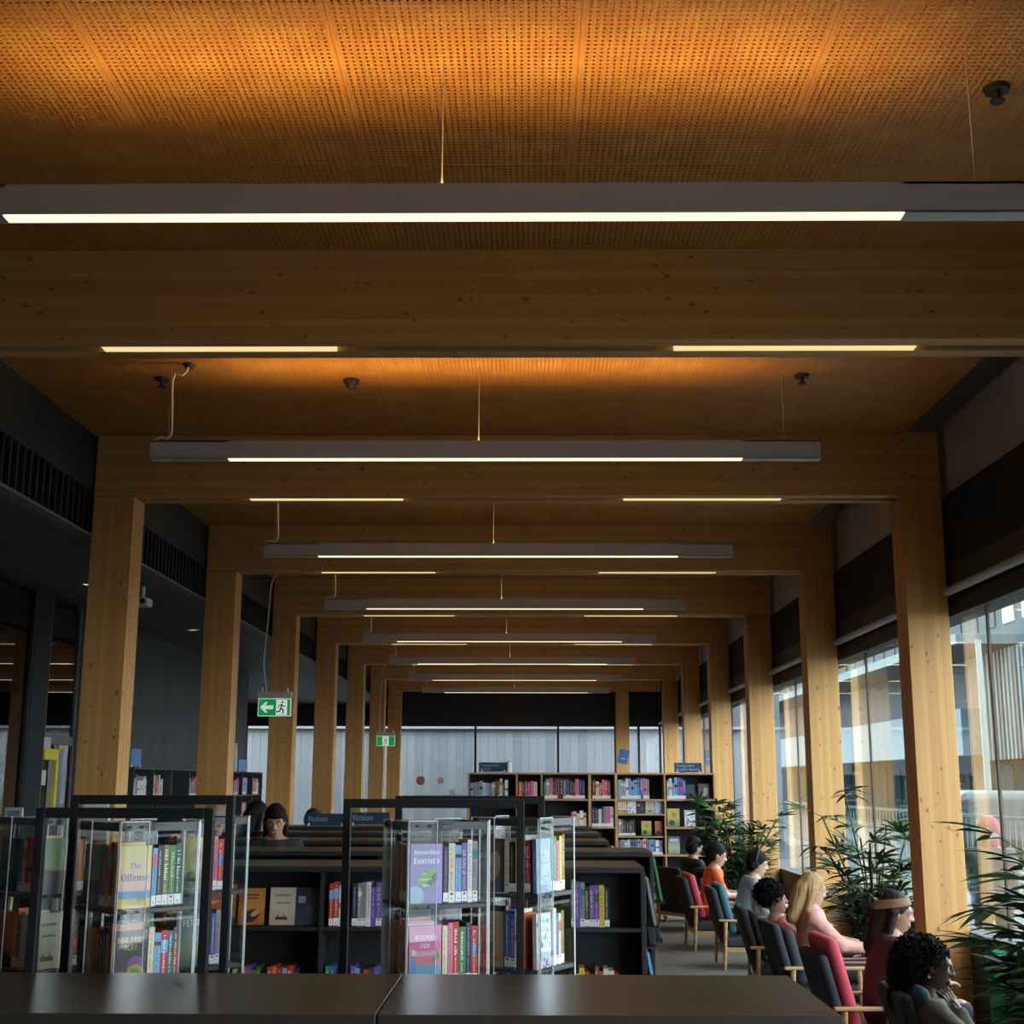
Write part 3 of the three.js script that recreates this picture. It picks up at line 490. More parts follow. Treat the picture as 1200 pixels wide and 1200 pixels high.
{ // first row: books
  const f = { p: [0, 0, -7.82 - .01], a: 0 }, X = (px, d = 7.82) => at(px, 1060, d)[0];
  const G = 'books on the first low bookcase', up = 'upper shelf, first low bookcase', lo = 'lower shelf, first low bookcase';
  run(f, X(387), X(404), 1.04, up + ' before frame', G, { hues: ['red', 'white', 'maroon'], t0: .02, t1: .034, h0: .23, h1: .25, z: -.02 });
  run(f, X(414), X(450), 1.04, up + ' behind frame', G, { hues: ['navy', 'black', 'white', 'purple', 'grey'], t0: .022, t1: .034, h0: .22, h1: .25, z: -.02 });
  run(f, X(672), X(722), 1.04, up + ' near end', G, { hues: ['cream', 'grey', 'pink', 'red', 'purple', 'yellow', 'black'], t0: .022, t1: .03, h0: .215, h1: .26, z: -.02 });
  run(f, X(272), X(310), .585, lo + ' below gold cover', G, { t0: .018, t1: .03, z: -.02, h0: .2, h1: .24 });
  run(f, X(317), X(357), .585, lo + ' below cream cover', G, { t0: .02, t1: .04, z: -.02, h0: .22, h1: .24, hues: ['red', 'light blue', 'navy', 'orange'] });
  run(f, X(385), X(400), .585, lo + ' before frame', G, { t0: .02, t1: .03, z: -.02, h0: .23, h1: .24 });
  run(f, X(414), X(449), .585, lo + ' behind frame', G, { t0: .02, t1: .03, z: -.02, h0: .22, h1: .24 });
  run(f, X(675), X(730), .585, lo + ' near end', G, { t0: .02, t1: .032, z: -.02, h0: .2, h1: .245, hues: ['red', 'cream', 'yellow', 'brown', 'orange', 'teal'] });
  faceBook(f, X(260), 1.04, .155, .225, .02, C.rust, HI('brown'), 'beside the frame on first low bookcase', G, .12, -.05);
  faceBook(f, X(294), 1.04, .15, .205, .022, C.gold, HI('orange'), 'on upper shelf of first low bookcase', G, .12, -.05);
  faceBook(f, X(331), 1.04, .15, .21, .02, C.cream, HI('cream'), 'on upper shelf of first low bookcase', G, .12, -.05);
  faceBook(f, X(360), 1.04, .14, .21, .02, C.night, HI('navy'), 'on upper shelf of first low bookcase', G, .12, -.05);
  // books face out on the end panels
  const endRack = (d, x1, list) => list.forEach(([dz, y, k, hue, w, h, nm], i) => {
    const o = thing('end_rack', `black sloped book ledge on the end panel holding the ${nm}`, 'book ledge', [x1 + .006, y, -d - dz], Math.PI / 2, 'ledges on the bookcase ends');
    obj('ledge', rbox(w + .05, .008, .075, .002, 0, -.004, .0385), blackBoard, o); obj('lip', rbox(w + .05, .02, .004, .001, 0, .006, .076), blackBoard, o);
    faceBook({ p: [x1 + .006, y, -d - dz], a: Math.PI / 2 }, 0, .002, w, h, .016, k, HI(hue), `on the bookcase end ledge`, 'books on the bookcase ends', .17, .066);
  });
  endRack(7.82, .776, [[.2, 1.04, C.white, 'grey', .2, .27, 'white marked book'], [.42, .9, C.grey, 'black', .17, .25, 'grey green book'], [.2, .62, C.blue, 'light blue', .2, .27, 'pale blue book']]);
  endRack(9.55, .986, [[.2, 1.03, C.green, 'green', .2, .3, 'sage green book'], [.42, .74, C.teal, 'navy', .18, .26, 'teal book']]);
  endRack(11.3, .786, [[.2, 1.12, C.pink, 'white', .15, .21, 'pink book']]);
}
// signs on shelf tops
function signTex(lines, w, h, bgc, fg, size) { const c = document.createElement('canvas'); c.width = w; c.height = h; const x = c.getContext('2d'); x.fillStyle = bgc; x.fillRect(0, 0, w, h); x.fillStyle = fg; x.font = `${size}px sans-serif`; x.textAlign = 'left'; lines.forEach((l, i) => x.fillText(l, size * .5, size * 1.15 + i * size * 1.12)); const t = new THREE.CanvasTexture(c); t.colorSpace = THREE.SRGBColorSpace; return t; }
function shelfSign(lines, x, y, d, w, h, label, col = '#17364e', turn = 0) {
  const t = thing('shelf_sign', label, 'sign', [x, y, -d], turn), tex = signTex(lines, 512, Math.round(512 * h / w), col, '#a9c6d8', Math.round(512 * h / w / (lines.length + .7)));
  const bd = obj('board', rbox(w, h, .006, .002, 0, h / 2 + .012, -.004), M(.008, .035, .075, .5), t);
  const g = new THREE.PlaneGeometry(w - .004, h - .004); g.translate(0, h / 2 + .012, .0); obj('print', g, new THREE.MeshStandardMaterial({ map: tex, roughness: .5 }), bd);
  for (const s of [-1, 1]) obj('clip', rbox(.02, .035, .03, .004, s * w * .4, .0175, 0), whitePlastic, t);
}
{ const a = at(361, 964, 14.95), b = at(437, 964, 15.1);
  shelfSign(['Fiction'], at(383, 964, 14.95)[0], ROWH, 14.95, .46, .125, 'dark blue Fiction sign on the fifth low bookcase beside a seated reader');
  shelfSign(['Fiction'], at(420, 964, 15.2)[0] + .14, ROWH, 15.2, .46, .135, 'dark blue Fiction sign on the fifth low bookcase behind black frame'); }

// ---------------------------------------------------------------- oak bookcase across the room
{
  const d = 18.7, dep = .34, H = 2.0, X0 = -.74, X1 = 2.70;
  const t = thing('oak_bookcase', 'tall oak bookcase with black back and square cells across the room', 'bookcase', [0, 0, -d]);
  const vs = [-.74, -.06, .29, .96, 1.33, 2.01, 2.70], hs = [.1, .5, .89, 1.26, 1.64];
  obj('back_panel', span(X0, X1, .08, H, -dep + .012, -dep), M(.014, .015, .018, .8), t);
  obj('top_board', metric(span(X0 - .012, X1 + .012, H - .024, H, 0, -dep, .002), 'x'), ply, t);
  vs.forEach((x, i) => obj('upright', metric(span(x - (i === 3 || i === 4 ? .02 : .012), x + (i === 3 || i === 4 ? .02 : .012), 0, H - .024, -.001, -dep, .002), 'y', i * .3), ply, t));
  for (let i = 0; i + 1 < vs.length; i++) for (const y of hs) if (!(i === 4 && y === 1.26)) obj('shelf_board', metric(span(vs[i] + .012, vs[i + 1] - .012, y - .022, y, 0, -dep + .012, .002), 'x', i * .4, y), ply, t);
  obj('display_shelf', metric(span(1.35, 2.0, 1.42, 1.44, .01, -dep + .02, .002), 'x'), ply, t);
  const f = { p: [0, 0, -d - .02], a: 0 }, G = 'books in the oak bookcase';
  const cell = ['first', 'second', 'third', 'fourth', 'fifth', 'sixth'];
  const fill = (i, y, row, a, b, o) => run(f, vs[i] + .03 + a, vs[i] + .03 + b, y, `${row} row, ${cell[i]} oak cell`, G, { t0: .03, t1: .05, dep: .19, ...o });
  fill(0, 1.64, 'top', 0, .56, { hues: ['brown', 'grey', 'white', 'light blue', 'black', 'cream'], h0: .2, h1: .29 });
  fill(1, 1.64, 'top', 0, .27, { hues: ['brown', 'orange', 'pink', 'black', 'red', 'cream'], h0: .23, h1: .25 });
  fill(2, 1.64, 'top', 0, .6, { hues: ['cream', 'pink', 'maroon', 'navy', 'grey', 'teal'], h0: .23, h1: .29 });
  fill(3, 1.64, 'top', .01, .3, { hues: ['maroon', 'red', 'cream', 'pink'], h0: .22, h1: .27 });
  fill(4, 1.64, 'top', 0, .45, { hues: ['blue', 'light blue', 'white', 'pink', 'grey', 'cream'], h0: .24, h1: .3 });
  fill(5, 1.64, 'top', 0, .27, { hues: ['white', 'grey', 'purple', 'light blue'], h0: .2, h1: .3 });
  fill(2, 1.26, 'second', .38, .6, { hues: ['cream', 'pink', 'white'], h0: .18, h1: .22 });
  fill(3, 1.26, 'second', 0, .3, { hues: ['pink', 'red', 'grey', 'teal', 'white', 'navy'], h0: .24, h1: .28 });
  fill(4, .89, 'third', 0, .62, { hues: ['white', 'light blue', 'pink', 'grey', 'blue', 'cream'], h0: .19, h1: .214 });
  fill(4, 1.14, 'middle', 0, .26, { hues: ['brown', 'grey', 'black', 'pink'], h0: .2, h1: .24, z: -.01 });
  obj('half_shelf', metric(span(1.35, 2.0, 1.118, 1.138, -.02, -dep + .02, .002), 'x'), ply, t);
  const fo = (x, y, w, h, k, hue, wh) => faceBook(f, x, y, w, h, .02, k, HI(hue), wh, G, .1, -.04);
  fo(2.36, 1.64, .15, .2, C.teal, 'teal', 'in the top oak row, sixth cell'); fo(2.56, 1.64, .15, .21, C.face, 'brown', 'in the top oak row, sixth cell');
  fo(2.13, 1.26, .17, .25, C.leafy, 'yellow', 'in the sixth oak cell under the top row'); fo(2.36, 1.26, .15, .23, C.white, 'white', 'in the sixth oak cell behind the palm');
  fo(2.13, .89, .16, .24, C.grey, 'grey', 'in the sixth oak cell, third row'); fo(1.75, 1.14, .14, .2, C.leafy, 'olive', 'in the fifth oak cell on the half shelf'); fo(1.92, 1.14, .1, .2, C.rust, 'orange', 'in the fifth oak cell on the half shelf');
  [['yellow', C.beach], ['white', C.white], ['black', C.night], ['white', C.cream], ['blue', C.blue]].forEach(([h, k], i) => fo(1.42 + i * .128, 1.44, .12, .17, k, h, `on the fifth cell display shelf, ${['first', 'second', 'third', 'fourth', 'fifth'][i]} along`));
  fo(1.78, .12, .18, .26, C.grey, 'grey', 'at the foot of the fifth oak cell'); fo(1.5, .12, .18, .26, C.white, 'white', 'at the foot of the fifth oak cell');
  const sx = at(563, 905, d)[0];
  shelfSign(['Young Adult', 'Fiction'], at(579, 905, d)[0], H, d + .1, .4, .13, 'dark blue Young Adult Fiction sign on the oak bookcase');
  shelfSign(['Young Adult', 'Graphic Novels'], at(809, 905, d)[0], H, d + .1, .39, .13, 'blue Young Adult Graphic Novels sign on the oak bookcase', '#16486c');
  const p = thing('white_bottle', 'white pump bottle on top of the oak bookcase beside a sign', 'bottle', [at(597, 905, d)[0], H, -d - .16]); obj('body', new THREE.LatheGeometry([[0, 0], [.05, 0], [.052, .12], [.035, .15], [.015, .16], [.015, .17]].map(([x, y]) => new THREE.Vector2(x, y)), 20), whitePlastic, p); obj('pump', mg([cyl(.008, .008, .04, 0, .185, 0), rbox(.05, .014, .018, .004, -.015, .205, 0)]), whitePlastic, p);
}
{ const g = rbox(.26, .36, .004, .001); const c = document.createElement('canvas'); c.width = 128; c.height = 180; const x = c.getContext('2d'); x.fillStyle = '#2f6a9a'; x.fillRect(0, 0, 128, 180); x.fillStyle = '#6a4a9a'; x.fillRect(30, 70, 70, 70); x.fillStyle = '#9cc4dc'; x.fillRect(40, 110, 50, 12); const t = new THREE.CanvasTexture(c); t.colorSpace = THREE.SRGBColorSpace;
  const p = at(731, 886, 33.8); const o = single('leaflet', g, new THREE.MeshStandardMaterial({ map: t, roughness: .5 }), 'blue leaflet taped crooked on the inset end column', 'leaflet', [2.52, p[1], -dP(8) + .003]); o.rotation.z = -.25; }

// ---------------------------------------------------------------- tall black bookcases along the boarded wall
{
  const X = -4.8, H = 2.04, starts = [16.53, 17.42, 18.31, 19.27, 20.2, 21.1, 22.03, 22.86, 23.7];
  const G = 'books in the tall black bookcases', cell = ['first', 'second', 'third', 'fourth', 'fifth', 'sixth', 'seventh', 'eighth', 'ninth'];
  const edge = M(.05, .055, .06, .5);
  starts.concat([24.55]).slice(0, -1).forEach((a, i, arr) => {
    const b = i + 1 < starts.length ? starts[i + 1] : 24.55, t = thing('tall_bookcase', `tall black bookcase unit against the boarded wall, ${cell[i]} from the glass door`, 'bookcase', [X, 0, -a], Math.PI / 2, 'tall black bookcases');
    const w = b - a;
    for (const q of [0, w - .018]) obj('side_panel', span(q, q + .018, 0, H, 0, -.32, .002), edge, t);
    obj('top_board', span(0, w, H - .02, H, 0, -.32, .002), edge, t); obj('back_panel', span(.018, w - .018, .05, H - .02, -.305, -.318), blackBoard, t);
    for (const y of [.1, .5, .89, 1.27, 1.65]) obj('shelf_board', span(.018, w - .018, y - .02, y, -.004, -.305, .002), edge, t);
    const f = { p: [X - .04, 0, -a], a: Math.PI / 2 };
    if (![2, 4, 5].includes(i)) run(f, .04, i % 2 ? .6 : .78, 1.65, `top shelf, ${cell[i]} tall bookcase`, G, { t0: .05, t1: .085, h0: .2, h1: .3, dep: .2, hues: i === 0 ? ['cream', 'white', 'light blue', 'grey', 'brown'] : i === 1 ? ['maroon', 'pink', 'cream', 'grey', 'white'] : ['white', 'light blue', 'grey', 'red', 'maroon'] });
    if (i > 6) run(f, .04, .6, 1.27, `second shelf, ${cell[i]} tall bookcase`, G, { t0: .06, t1: .09, h0: .2, h1: .28, dep: .2 });
  });
  shelfSign(['k'].map(() => ''), -4.9, H, 16.9, .16, .22, 'small blue sign on the first tall black bookcase', '#2a6cb0', .9);
  shelfSign([''], -4.9, H, 22.3, .2, .2, 'small pale blue sign on the seventh tall black bookcase', '#6a90c0', .9);
  shelfSign([''], -4.9, H, 23.3, .2, .2, 'small pale blue sign on the eighth tall black bookcase', '#6a90c0', .9);
  const v = thing('white_vase', 'tall slim white vase standing between two pale blue signs', 'vase', [-4.95, H, -22.8]); obj('body', new THREE.LatheGeometry([[0, 0], [.05, 0], [.05, .38], [.035, .46], [.04, .48]].map(([x, y]) => new THREE.Vector2(x, y)), 18), whitePlastic, v);
}
// yellow edge marking and notices at the glass door
{ const ym = M(.62, .52, .03, .5), t = thing('yellow_grab_rail', 'yellow painted rail standing at the glass door', 'rail', [LWX + .06, 0, -14.5]);
  obj('post', rbox(.05, 2.1, .06, .008, 0, 1.05, -.06), ym, t); obj('top_plate', rbox(.03, .12, .42, .006, 0, 2.15, .1), ym, t); obj('hook', rbox(.03, .05, .14, .006, 0, 2.23, -.18), ym, t);
  single('door_notice', rbox(.004, .16, .2, .001), M(.45, .45, .46, .6), 'grey paper notice fixed above the yellow rail of the glass door', 'notice', [LWX + .035, 2.25, -14.34]);
  single('door_notice', rbox(.004, .16, .12, .001), M(.45, .45, .46, .6), 'small grey notice fixed below the other notice on the door', 'notice', [LWX + .035, 1.9, -14.30]); }
// exit signs
function exitSign(px, d, two, label) {
  const w = .37, h = .2, c = document.createElement('canvas'); c.width = 370; c.height = 200; const x = c.getContext('2d');
  x.fillStyle = '#d8efe0'; x.fillRect(0, 0, 370, 200); x.fillStyle = '#0a9a46'; x.fillRect(8, 8, 354, 184);
  const man = (ox) => { x.fillStyle = '#e6f6ea'; x.fillRect(ox - 62, 14, 124, 172); x.fillStyle = '#0b2a1a'; x.strokeStyle = '#0b2a1a'; x.lineWidth = 15; x.lineCap = 'round'; x.beginPath(); x.arc(ox + 8, 42, 13, 0, 7); x.fill(); const L = (a) => { x.beginPath(); a.forEach(([p, q], i) => i ? x.lineTo(ox + p, q) : x.moveTo(ox + p, q)); x.stroke(); }; L([[2, 68], [-8, 112]]); L([[-8, 112], [20, 128], [16, 165]]); L([[-8, 112], [-22, 145], [-50, 148]]); x.lineWidth = 10; L([[0, 70], [-28, 76], [-36, 102]]); L([[2, 72], [24, 92], [42, 84]]); };
  if (two) { man(185); } else { man(266); x.fillStyle = '#0a9a46'; x.fillRect(328, 14, 30, 172); x.fillStyle = '#e6f6ea'; x.beginPath(); [[24, 100], [84, 40], [112, 40], [80, 78], [172, 78], [172, 122], [80, 122], [112, 160], [84, 160]].forEach(([p, q], i) => i ? x.lineTo(p, q) : x.moveTo(p, q)); x.fill(); }
  const tex = new THREE.CanvasTexture(c); tex.colorSpace = THREE.SRGBColorSpace;
  const X = at(px, 827, d)[0], t = thing('exit_sign', label, 'exit sign', [X, 2.57, -d]);
  obj('housing', rbox(w + .01, .07, .06, .006, 0, h + .035, 0), M(.42, .4, .38, .5), t);
  const pn = obj('panel', rbox(w, h, .02, .003, 0, h / 2, 0), M(.6, .7, .62, .4), t);
  const g = new THREE.PlaneGeometry(w - .006, h - .006); g.translate(0, h / 2, .0115); obj('pictogram', g, new THREE.MeshStandardMaterial({ map: tex, emissive: lin(1, 1, 1), emissiveMap: tex, emissiveIntensity: .5, roughness: .4 }), pn);
  for (const s of [-1, 1]) obj('bracket', cyl(.006, .006, .05, s * w * .38, h + .09, 0, 8), steel, t);
  obj('cable', tube([[-.1, h + .07, 0], [-.11, h + .15, 0], [-.14, h + .4, 0], [-.11, h + .9, 0], [-.09, h + 1.28, 0], [0, HB - 2.57 + .045, -.0]], .0075, 30, 7), M(.45, .43, .4, .5), t);
  const l = new THREE.RectAreaLight(lin(.25, 1, .5), .5, w, h); l.position.set(X, 2.57 + h / 2, -d + .02); l.rotation.y = Math.PI; scene.add(l);
}
exitSign(323, 14.43 + .15, false, 'hanging green exit sign with a running figure and an arrow');
exitSign(454, dP(6) + .15, true, 'hanging green exit sign with a running figure and no arrow');

{ // painted board standing between the far columns
  const a = at(404, 936, 28.6), b = at(426, 908, 28.6), w = b[0] - a[0], t = thing('painted_board', 'board with a mottled picture over a mustard panel, between far columns', 'board', [(a[0] + b[0]) / 2, 0, -28.6]);
  const n = vnoise(24, 16, 55), tx = dataTex(128, 96, (x, y) => { const q = n(x / 128, y / 96), r = n(y / 96 + .3, x / 128); return q > .6 ? [150, 60, 60] : r > .6 ? [190, 170, 160] : q < .35 ? [50, 60, 80] : [110, 100, 95]; });
  obj('picture', rbox(w, b[1] - a[1] - .28, .02, .004, 0, a[1] + .28 + (b[1] - a[1] - .28) / 2, 0), new THREE.MeshStandardMaterial({ map: tx, roughness: .6 }), t);
  obj('panel', rbox(w, .27, .02, .004, 0, a[1] + .135, 0), M(.28, .19, .03, .7), t);
  for (const s of [-1, 1]) obj('leg', rbox(.03, a[1], .03, .003, s * (w / 2 - .02), a[1] / 2, 0), blackMetal, t);
}
// ---------------------------------------------------------------- low bookcase before the camera
{
  const t = thing('display_counter', 'long dark counter-height bookcase with a brown laminate top, bare', 'counter', [0, 0, -3.66]);
  const xs = [-3.92, -2.715, -1.507, -.30, .935];
  for (let i = 0; i + 1 < xs.length; i++) {
    obj('top_board', rbox(xs[i + 1] - xs[i] - .004, .034, .76, .003, (xs[i] + xs[i + 1]) / 2, 1.25 - .017, -.375), M(.036, .029, .024, .30), t);
    obj('front_panel', span(xs[i] + .002, xs[i + 1] - .002, .07, 1.216, -.012, -.03, .002), blackBoard, t);
    obj('rear_panel', span(xs[i] + .002, xs[i + 1] - .002, .07, 1.216, -.72, -.738, .002), blackBoard, t);
    obj('divider', span(xs[i] + .002, xs[i] + .02, .07, 1.216, -.03, -.72), blackBoard, t);
  }
  obj('end_panel', span(.915, .933, 0, 1.216, -.01, -.738, .002), blackBoard, t); obj('kickplate', span(-3.9, .915, 0, .07, -.04, -.7), blackBoard, t);
}
// ---------------------------------------------------------------- black hoop frames
function hoop(pl, pr, ptop, d, depth, label) {
  const a = at(pl, ptop, d), b = at(pr, ptop, d), H = a[1], w = b[0] - a[0], s = .03, t = thing('hoop_frame', label, 'frame', [(a[0] + b[0]) / 2, 0, -d]);
  for (const q of [-1, 1]) obj('upright', rbox(s, H - .001, depth, .003, q * (w / 2 - s / 2), H / 2, -depth / 2), blackMetal, t);
  obj('top_bar', rbox(w - 2 * s, s * 1.15, depth, .003, 0, H - s * .575, -depth / 2), blackMetal, t);
  obj('floor_bar', rbox(w - 2 * s, .03, depth, .003, 0, .016, -depth / 2), blackMetal, t);
}
hoop(44, 252, 949, 4.42, .035, 'black steel hoop frame standing before the beach-cover spinning display');
hoop(85, 276, 934, 5.08, .035, 'black steel hoop frame standing behind the beach-cover spinning display');
hoop(404, 616, 937, 5.18, .035, 'black steel hoop frame standing behind the display with the lilac book');
hoop(465, 640, 933, 5.70, .035, 'black steel hoop frame with its top bar just above another, farther off');
// ---------------------------------------------------------------- spinning book displays
const ringMat = M(.05, .055, .062, .45);
function spinner(cx0, d, a, label, sets, place0, tag) {
  const s = .30, q = s / 2, t = thing('book_spinner', label, 'book spinner', [cx0, 0, -d], a, 'spinning acrylic book displays');
  obj('base', cyl(.145, .135, .03, 0, .0155, 0, 28), blackMetal, t);
  obj('pole', cyl(.016, .016, 1.67, 0, .865, 0, 16), blackMetal, t);
  const tiers = [.31, .59, .87, 1.15, 1.43], top = 1.715;
  for (const y of tiers) { obj('tray', rbox(s, .016, s, .003, 0, y - .008, 0), ringMat, t); }
  obj('top_ring', mg([span(-q, q, top - .028, top, q - .006, q), span(-q, q, top - .028, top, -q, -q + .006), span(-q, -q + .006, top - .028, top, -q, q), span(q - .006, q, top - .028, top, -q, q), span(-q, q, top - .012, top - .006, -.02, .02), span(-.02, .02, top - .012, top - .006, -q, q)]), ringMat, t);
  for (let f = 0; f < 4; f++) {
    const R = f * Math.PI / 2;
    const add = (name, geo, m, par = t) => { geo.rotateY(R); return obj(name, geo, m, par); };
    const cp = add('clear_panel', span(-q, -q + .105, .28, top + .004, q + .004, q + .008), acrylic);
    add('panel_edge', mg([span(-q - .001, -q + .0015, .28, top + .004, q + .0035, q + .0085), span(-q + .1035, -q + .1055, .28, top + .004, q + .0035, q + .0085), span(-q, -q + .105, top + .002, top + .005, q + .0035, q + .0085)]), acrylicEdge, cp);
    const cf = add('clear_fin', span(q - .004, q, .28, top, .02, q + .002), acrylic);
    add('fin_edge', span(q - .0035, q + .0003, .28, top, q + .001, q + .0035), acrylicEdge, cf);
    for (const y of tiers) add('clear_lip', span(-q, q, y + .216 > 0 ? y + .235 : 0, y + .245, q - .012, q - .009), acrylic);
    const bolts = []; for (const y of [...tiers.map((v) => v - .008), top - .014]) for (const bx of [.03, .075]) { const b = new THREE.CylinderGeometry(.006, .006, .004, 10); b.rotateX(Math.PI / 2); b.translate(-q + bx, y, q + .0105); add('bolt', b, blackMetal, cp); }
  }
  // books: sets[f][tier index from the top] = { c, hue, hues }
  const Rot = (f) => a + f * Math.PI / 2;
  for (const [f, list] of sets) {
    const ang = Rot(f), fr = { p: [cx0 + Math.sin(ang) * (q - .014), 0, -d + Math.cos(ang) * (q - .014)], a: ang };
    list.forEach((e, i) => {
      if (!e) return; const y = tiers[tiers.length - 1 - i] + .0005, where = `${i === 0 ? 'upper' : 'lower'} tier, ${e.side} ${tag}`;
      faceBook(fr, -q + .012 + .062, y, .118, e.h ?? .205, .018, C[e.c], HI(e.hue), where, 'books on the spinning displays', .015, -.002);
      if (e.back) faceBook(fr, -q + .012 + .06, y, .12, (e.h ?? .205) + .022, .016, C[e.back], HI('orange'), `rear one, ${where}`, 'books on the spinning displays', .015, -.023);
      let x = -q + .138; const bs = [];
      for (const hue of e.hues) { const t0 = rr(.017, .026); if (x + t0 > q - (e.lim ?? .03)) break; const ks = spines.map((z, j) => j).filter((j) => spines[j].hue === hue && j % 5 !== 4); bs.push(spineBook(fr, x + t0 / 2, y, t0, rr(.192, .22), .105, ks.length ? pick(ks) : HI(hue), where, 'books on the spinning displays', 0, true, -.004)); x += t0 + .0015; }
      labelRun(bs, where);
    });
  }
}
// front face is f = 0, the face turned to the dark side is f = 3, to the window f = 1
spinner(at(512, 1050, 4.97)[0], 4.97, .38, 'clear spinning book display with the lilac cover, before a hoop frame', [
  [0, [{ c: 'lilac', hue: 'purple', side: 'lilac face', hues: ['navy', 'cream', 'light blue', 'purple', 'white', 'grey'] }, { c: 'pink', hue: 'pink', side: 'pink face', hues: ['cream', 'pink', 'red', 'green', 'navy', 'red'] }]],
  [3, [{ c: 'tan', hue: 'brown', side: 'aisle face', hues: ['orange', 'cream', 'brown', 'grey', 'white'] }, { c: 'rust', hue: 'purple', side: 'aisle face', hues: ['cream', 'olive', 'red', 'pink', 'white'] }]],
  ], 0, 'of lilac display');
spinner(at(620, 1042, 5.38)[0] - .015, 5.43, -.5, 'clear spinning book display with the pale blue cover, partly behind a hoop frame', [
  [0, [{ c: 'face', hue: 'brown', side: 'aisle face', hues: ['cream', 'black', 'yellow', 'grey', 'red'] }, { c: 'tan', hue: 'olive', side: 'aisle face', back: 'night', hues: ['blue', 'purple', 'white', 'orange', 'pink'], lim: .06 }]],
  [1, [{ c: 'blue', hue: 'light blue', side: 'window face', hues: ['teal', 'green', 'pink', 'yellow', 'olive'] }, { c: 'white', hue: 'white', side: 'window face', hues: ['navy', 'white', 'blue', 'cream', 'olive'] }]]], 0, 'of pale blue display');
spinner(at(143, 1060, 4.75)[0] + .05, 4.76, -.80, 'clear spinning book display with the beach cover, inside a hoop frame', [
  [0, [{ c: 'green', hue: 'olive', side: 'aisle face', hues: ['grey', 'orange', 'cream', 'red', 'yellow'] }, { c: 'tan', hue: 'brown', side: 'aisle face', hues: ['red', 'green', 'teal', 'cream', 'brown'], lim: .06 }]],
  [1, [{ c: 'beach', hue: 'yellow', side: 'window face', hues: ['light blue', 'black', 'olive', 'green', 'dark green'] }, { c: 'dark', hue: 'maroon', side: 'window face', back: 'rust', hues: ['cream', 'light blue', 'red', 'teal', 'brown'] }]]], 0, 'of beach display');
spinner(at(52, 1055, 5.3)[0], 5.36, -.62, 'clear spinning book display with dark teal cover, beside the card holder', [
  [0, [{ c: 'teal', hue: 'teal', side: 'aisle face', hues: ['teal', 'cream', 'red', 'pink', 'yellow'] }, { c: 'rust', hue: 'orange', side: 'aisle face', hues: ['orange', 'grey', 'cream', 'white'] }]],
  [1, [{ c: 'green', hue: 'green', side: 'window face', hues: ['red', 'pink', 'orange', 'olive'] }, { c: 'cream', hue: 'cream', side: 'window face', hues: ['grey', 'cream', 'brown'] }]]], 0, 'of teal display');
spinner(at(222, 1045, 5.3)[0] - .015, 5.44, -.78, 'clear spinning book display half hidden behind the beach display', [
  [0, [{ c: 'night', hue: 'navy', side: 'aisle face', hues: ['blue', 'orange', 'white', 'grey'] }, { c: 'face', hue: 'brown', side: 'aisle face', hues: ['red', 'yellow', 'grey'] }]],
  [1, [{ c: 'leafy', hue: 'yellow', side: 'window face', hues: ['yellow', 'pink', 'red', 'blue'] }, { c: 'grey', hue: 'grey', side: 'window face', hues: ['maroon', 'blue', 'grey', 'white'] }]]], 0, 'of hidden display');
// white card holder and small notice beside the shaded frame
{ const p = at(41, 944, 4.9), t = thing('card_holder', 'white rounded card holder on a black post beside the hoop frame', 'card holder', [p[0], 0, -5.62]);
  const q = at(40, 965, 5.62); obj('card', rbox(.105, .155, .012, .012, 0, q[1], 0, 3), whitePlastic, t); obj('band', rbox(.11, .02, .014, .002, 0, q[1] - .005, .002), blackMetal, t); obj('stem', cyl(.012, .012, q[1] - .08, 0, (q[1] - .08) / 2 + .005, -.0), blackMetal, t); obj('foot', cyl(.12, .11, .015, 0, .0075, 0, 24), blackMetal, t);
  const r = at(18, 957, 6.2), u = thing('notice_stand', 'small grey blue framed notice on a black stand', 'notice stand', [r[0], 0, -6.2]); obj('frame', rbox(.085, .06, .012, .003, 0, r[1], 0), M(.35, .4, .46, .5), u); obj('sheet', rbox(.06, .034, .003, .001, 0, r[1], .0065), M(.12, .15, .2, .6), u); obj('stem', cyl(.014, .014, r[1] - .03, 0, (r[1] - .03) / 2, 0), blackMetal, u); obj('foot', cyl(.13, .12, .015, 0, .0075, 0, 24), blackMetal, u); }
// yellow trolley at the edge
{ const p = at(4, 1028, 6.6), ym = M(.36, .33, .05, .5), t = thing('yellow_trolley', 'yellow metal book trolley beside the teal-cover display', 'trolley', [p[0] - .24, 0, -6.6]);
  obj('tray', rbox(.6, .025, .4, .008, 0, p[1], 0), ym, t); obj('lower_tray', rbox(.56, .02, .38, .006, 0, .45, 0), ym, t);
  for (const x of [-.25, .25]) for (const z of [-.15, .15]) obj('leg', tube([[x, p[1] - .01, z], [x * .92, p[1] - .2, z], [x * 1.02, .6, z], [x, .06, z]], .014, 16, 7), ym, t);
  for (const x of [-.25, .25]) for (const z of [-.15, .15]) obj('wheel', new THREE.CylinderGeometry(.035, .035, .025, 14).rotateX(Math.PI / 2).translate(x, .035, z), blackMetal, t); }
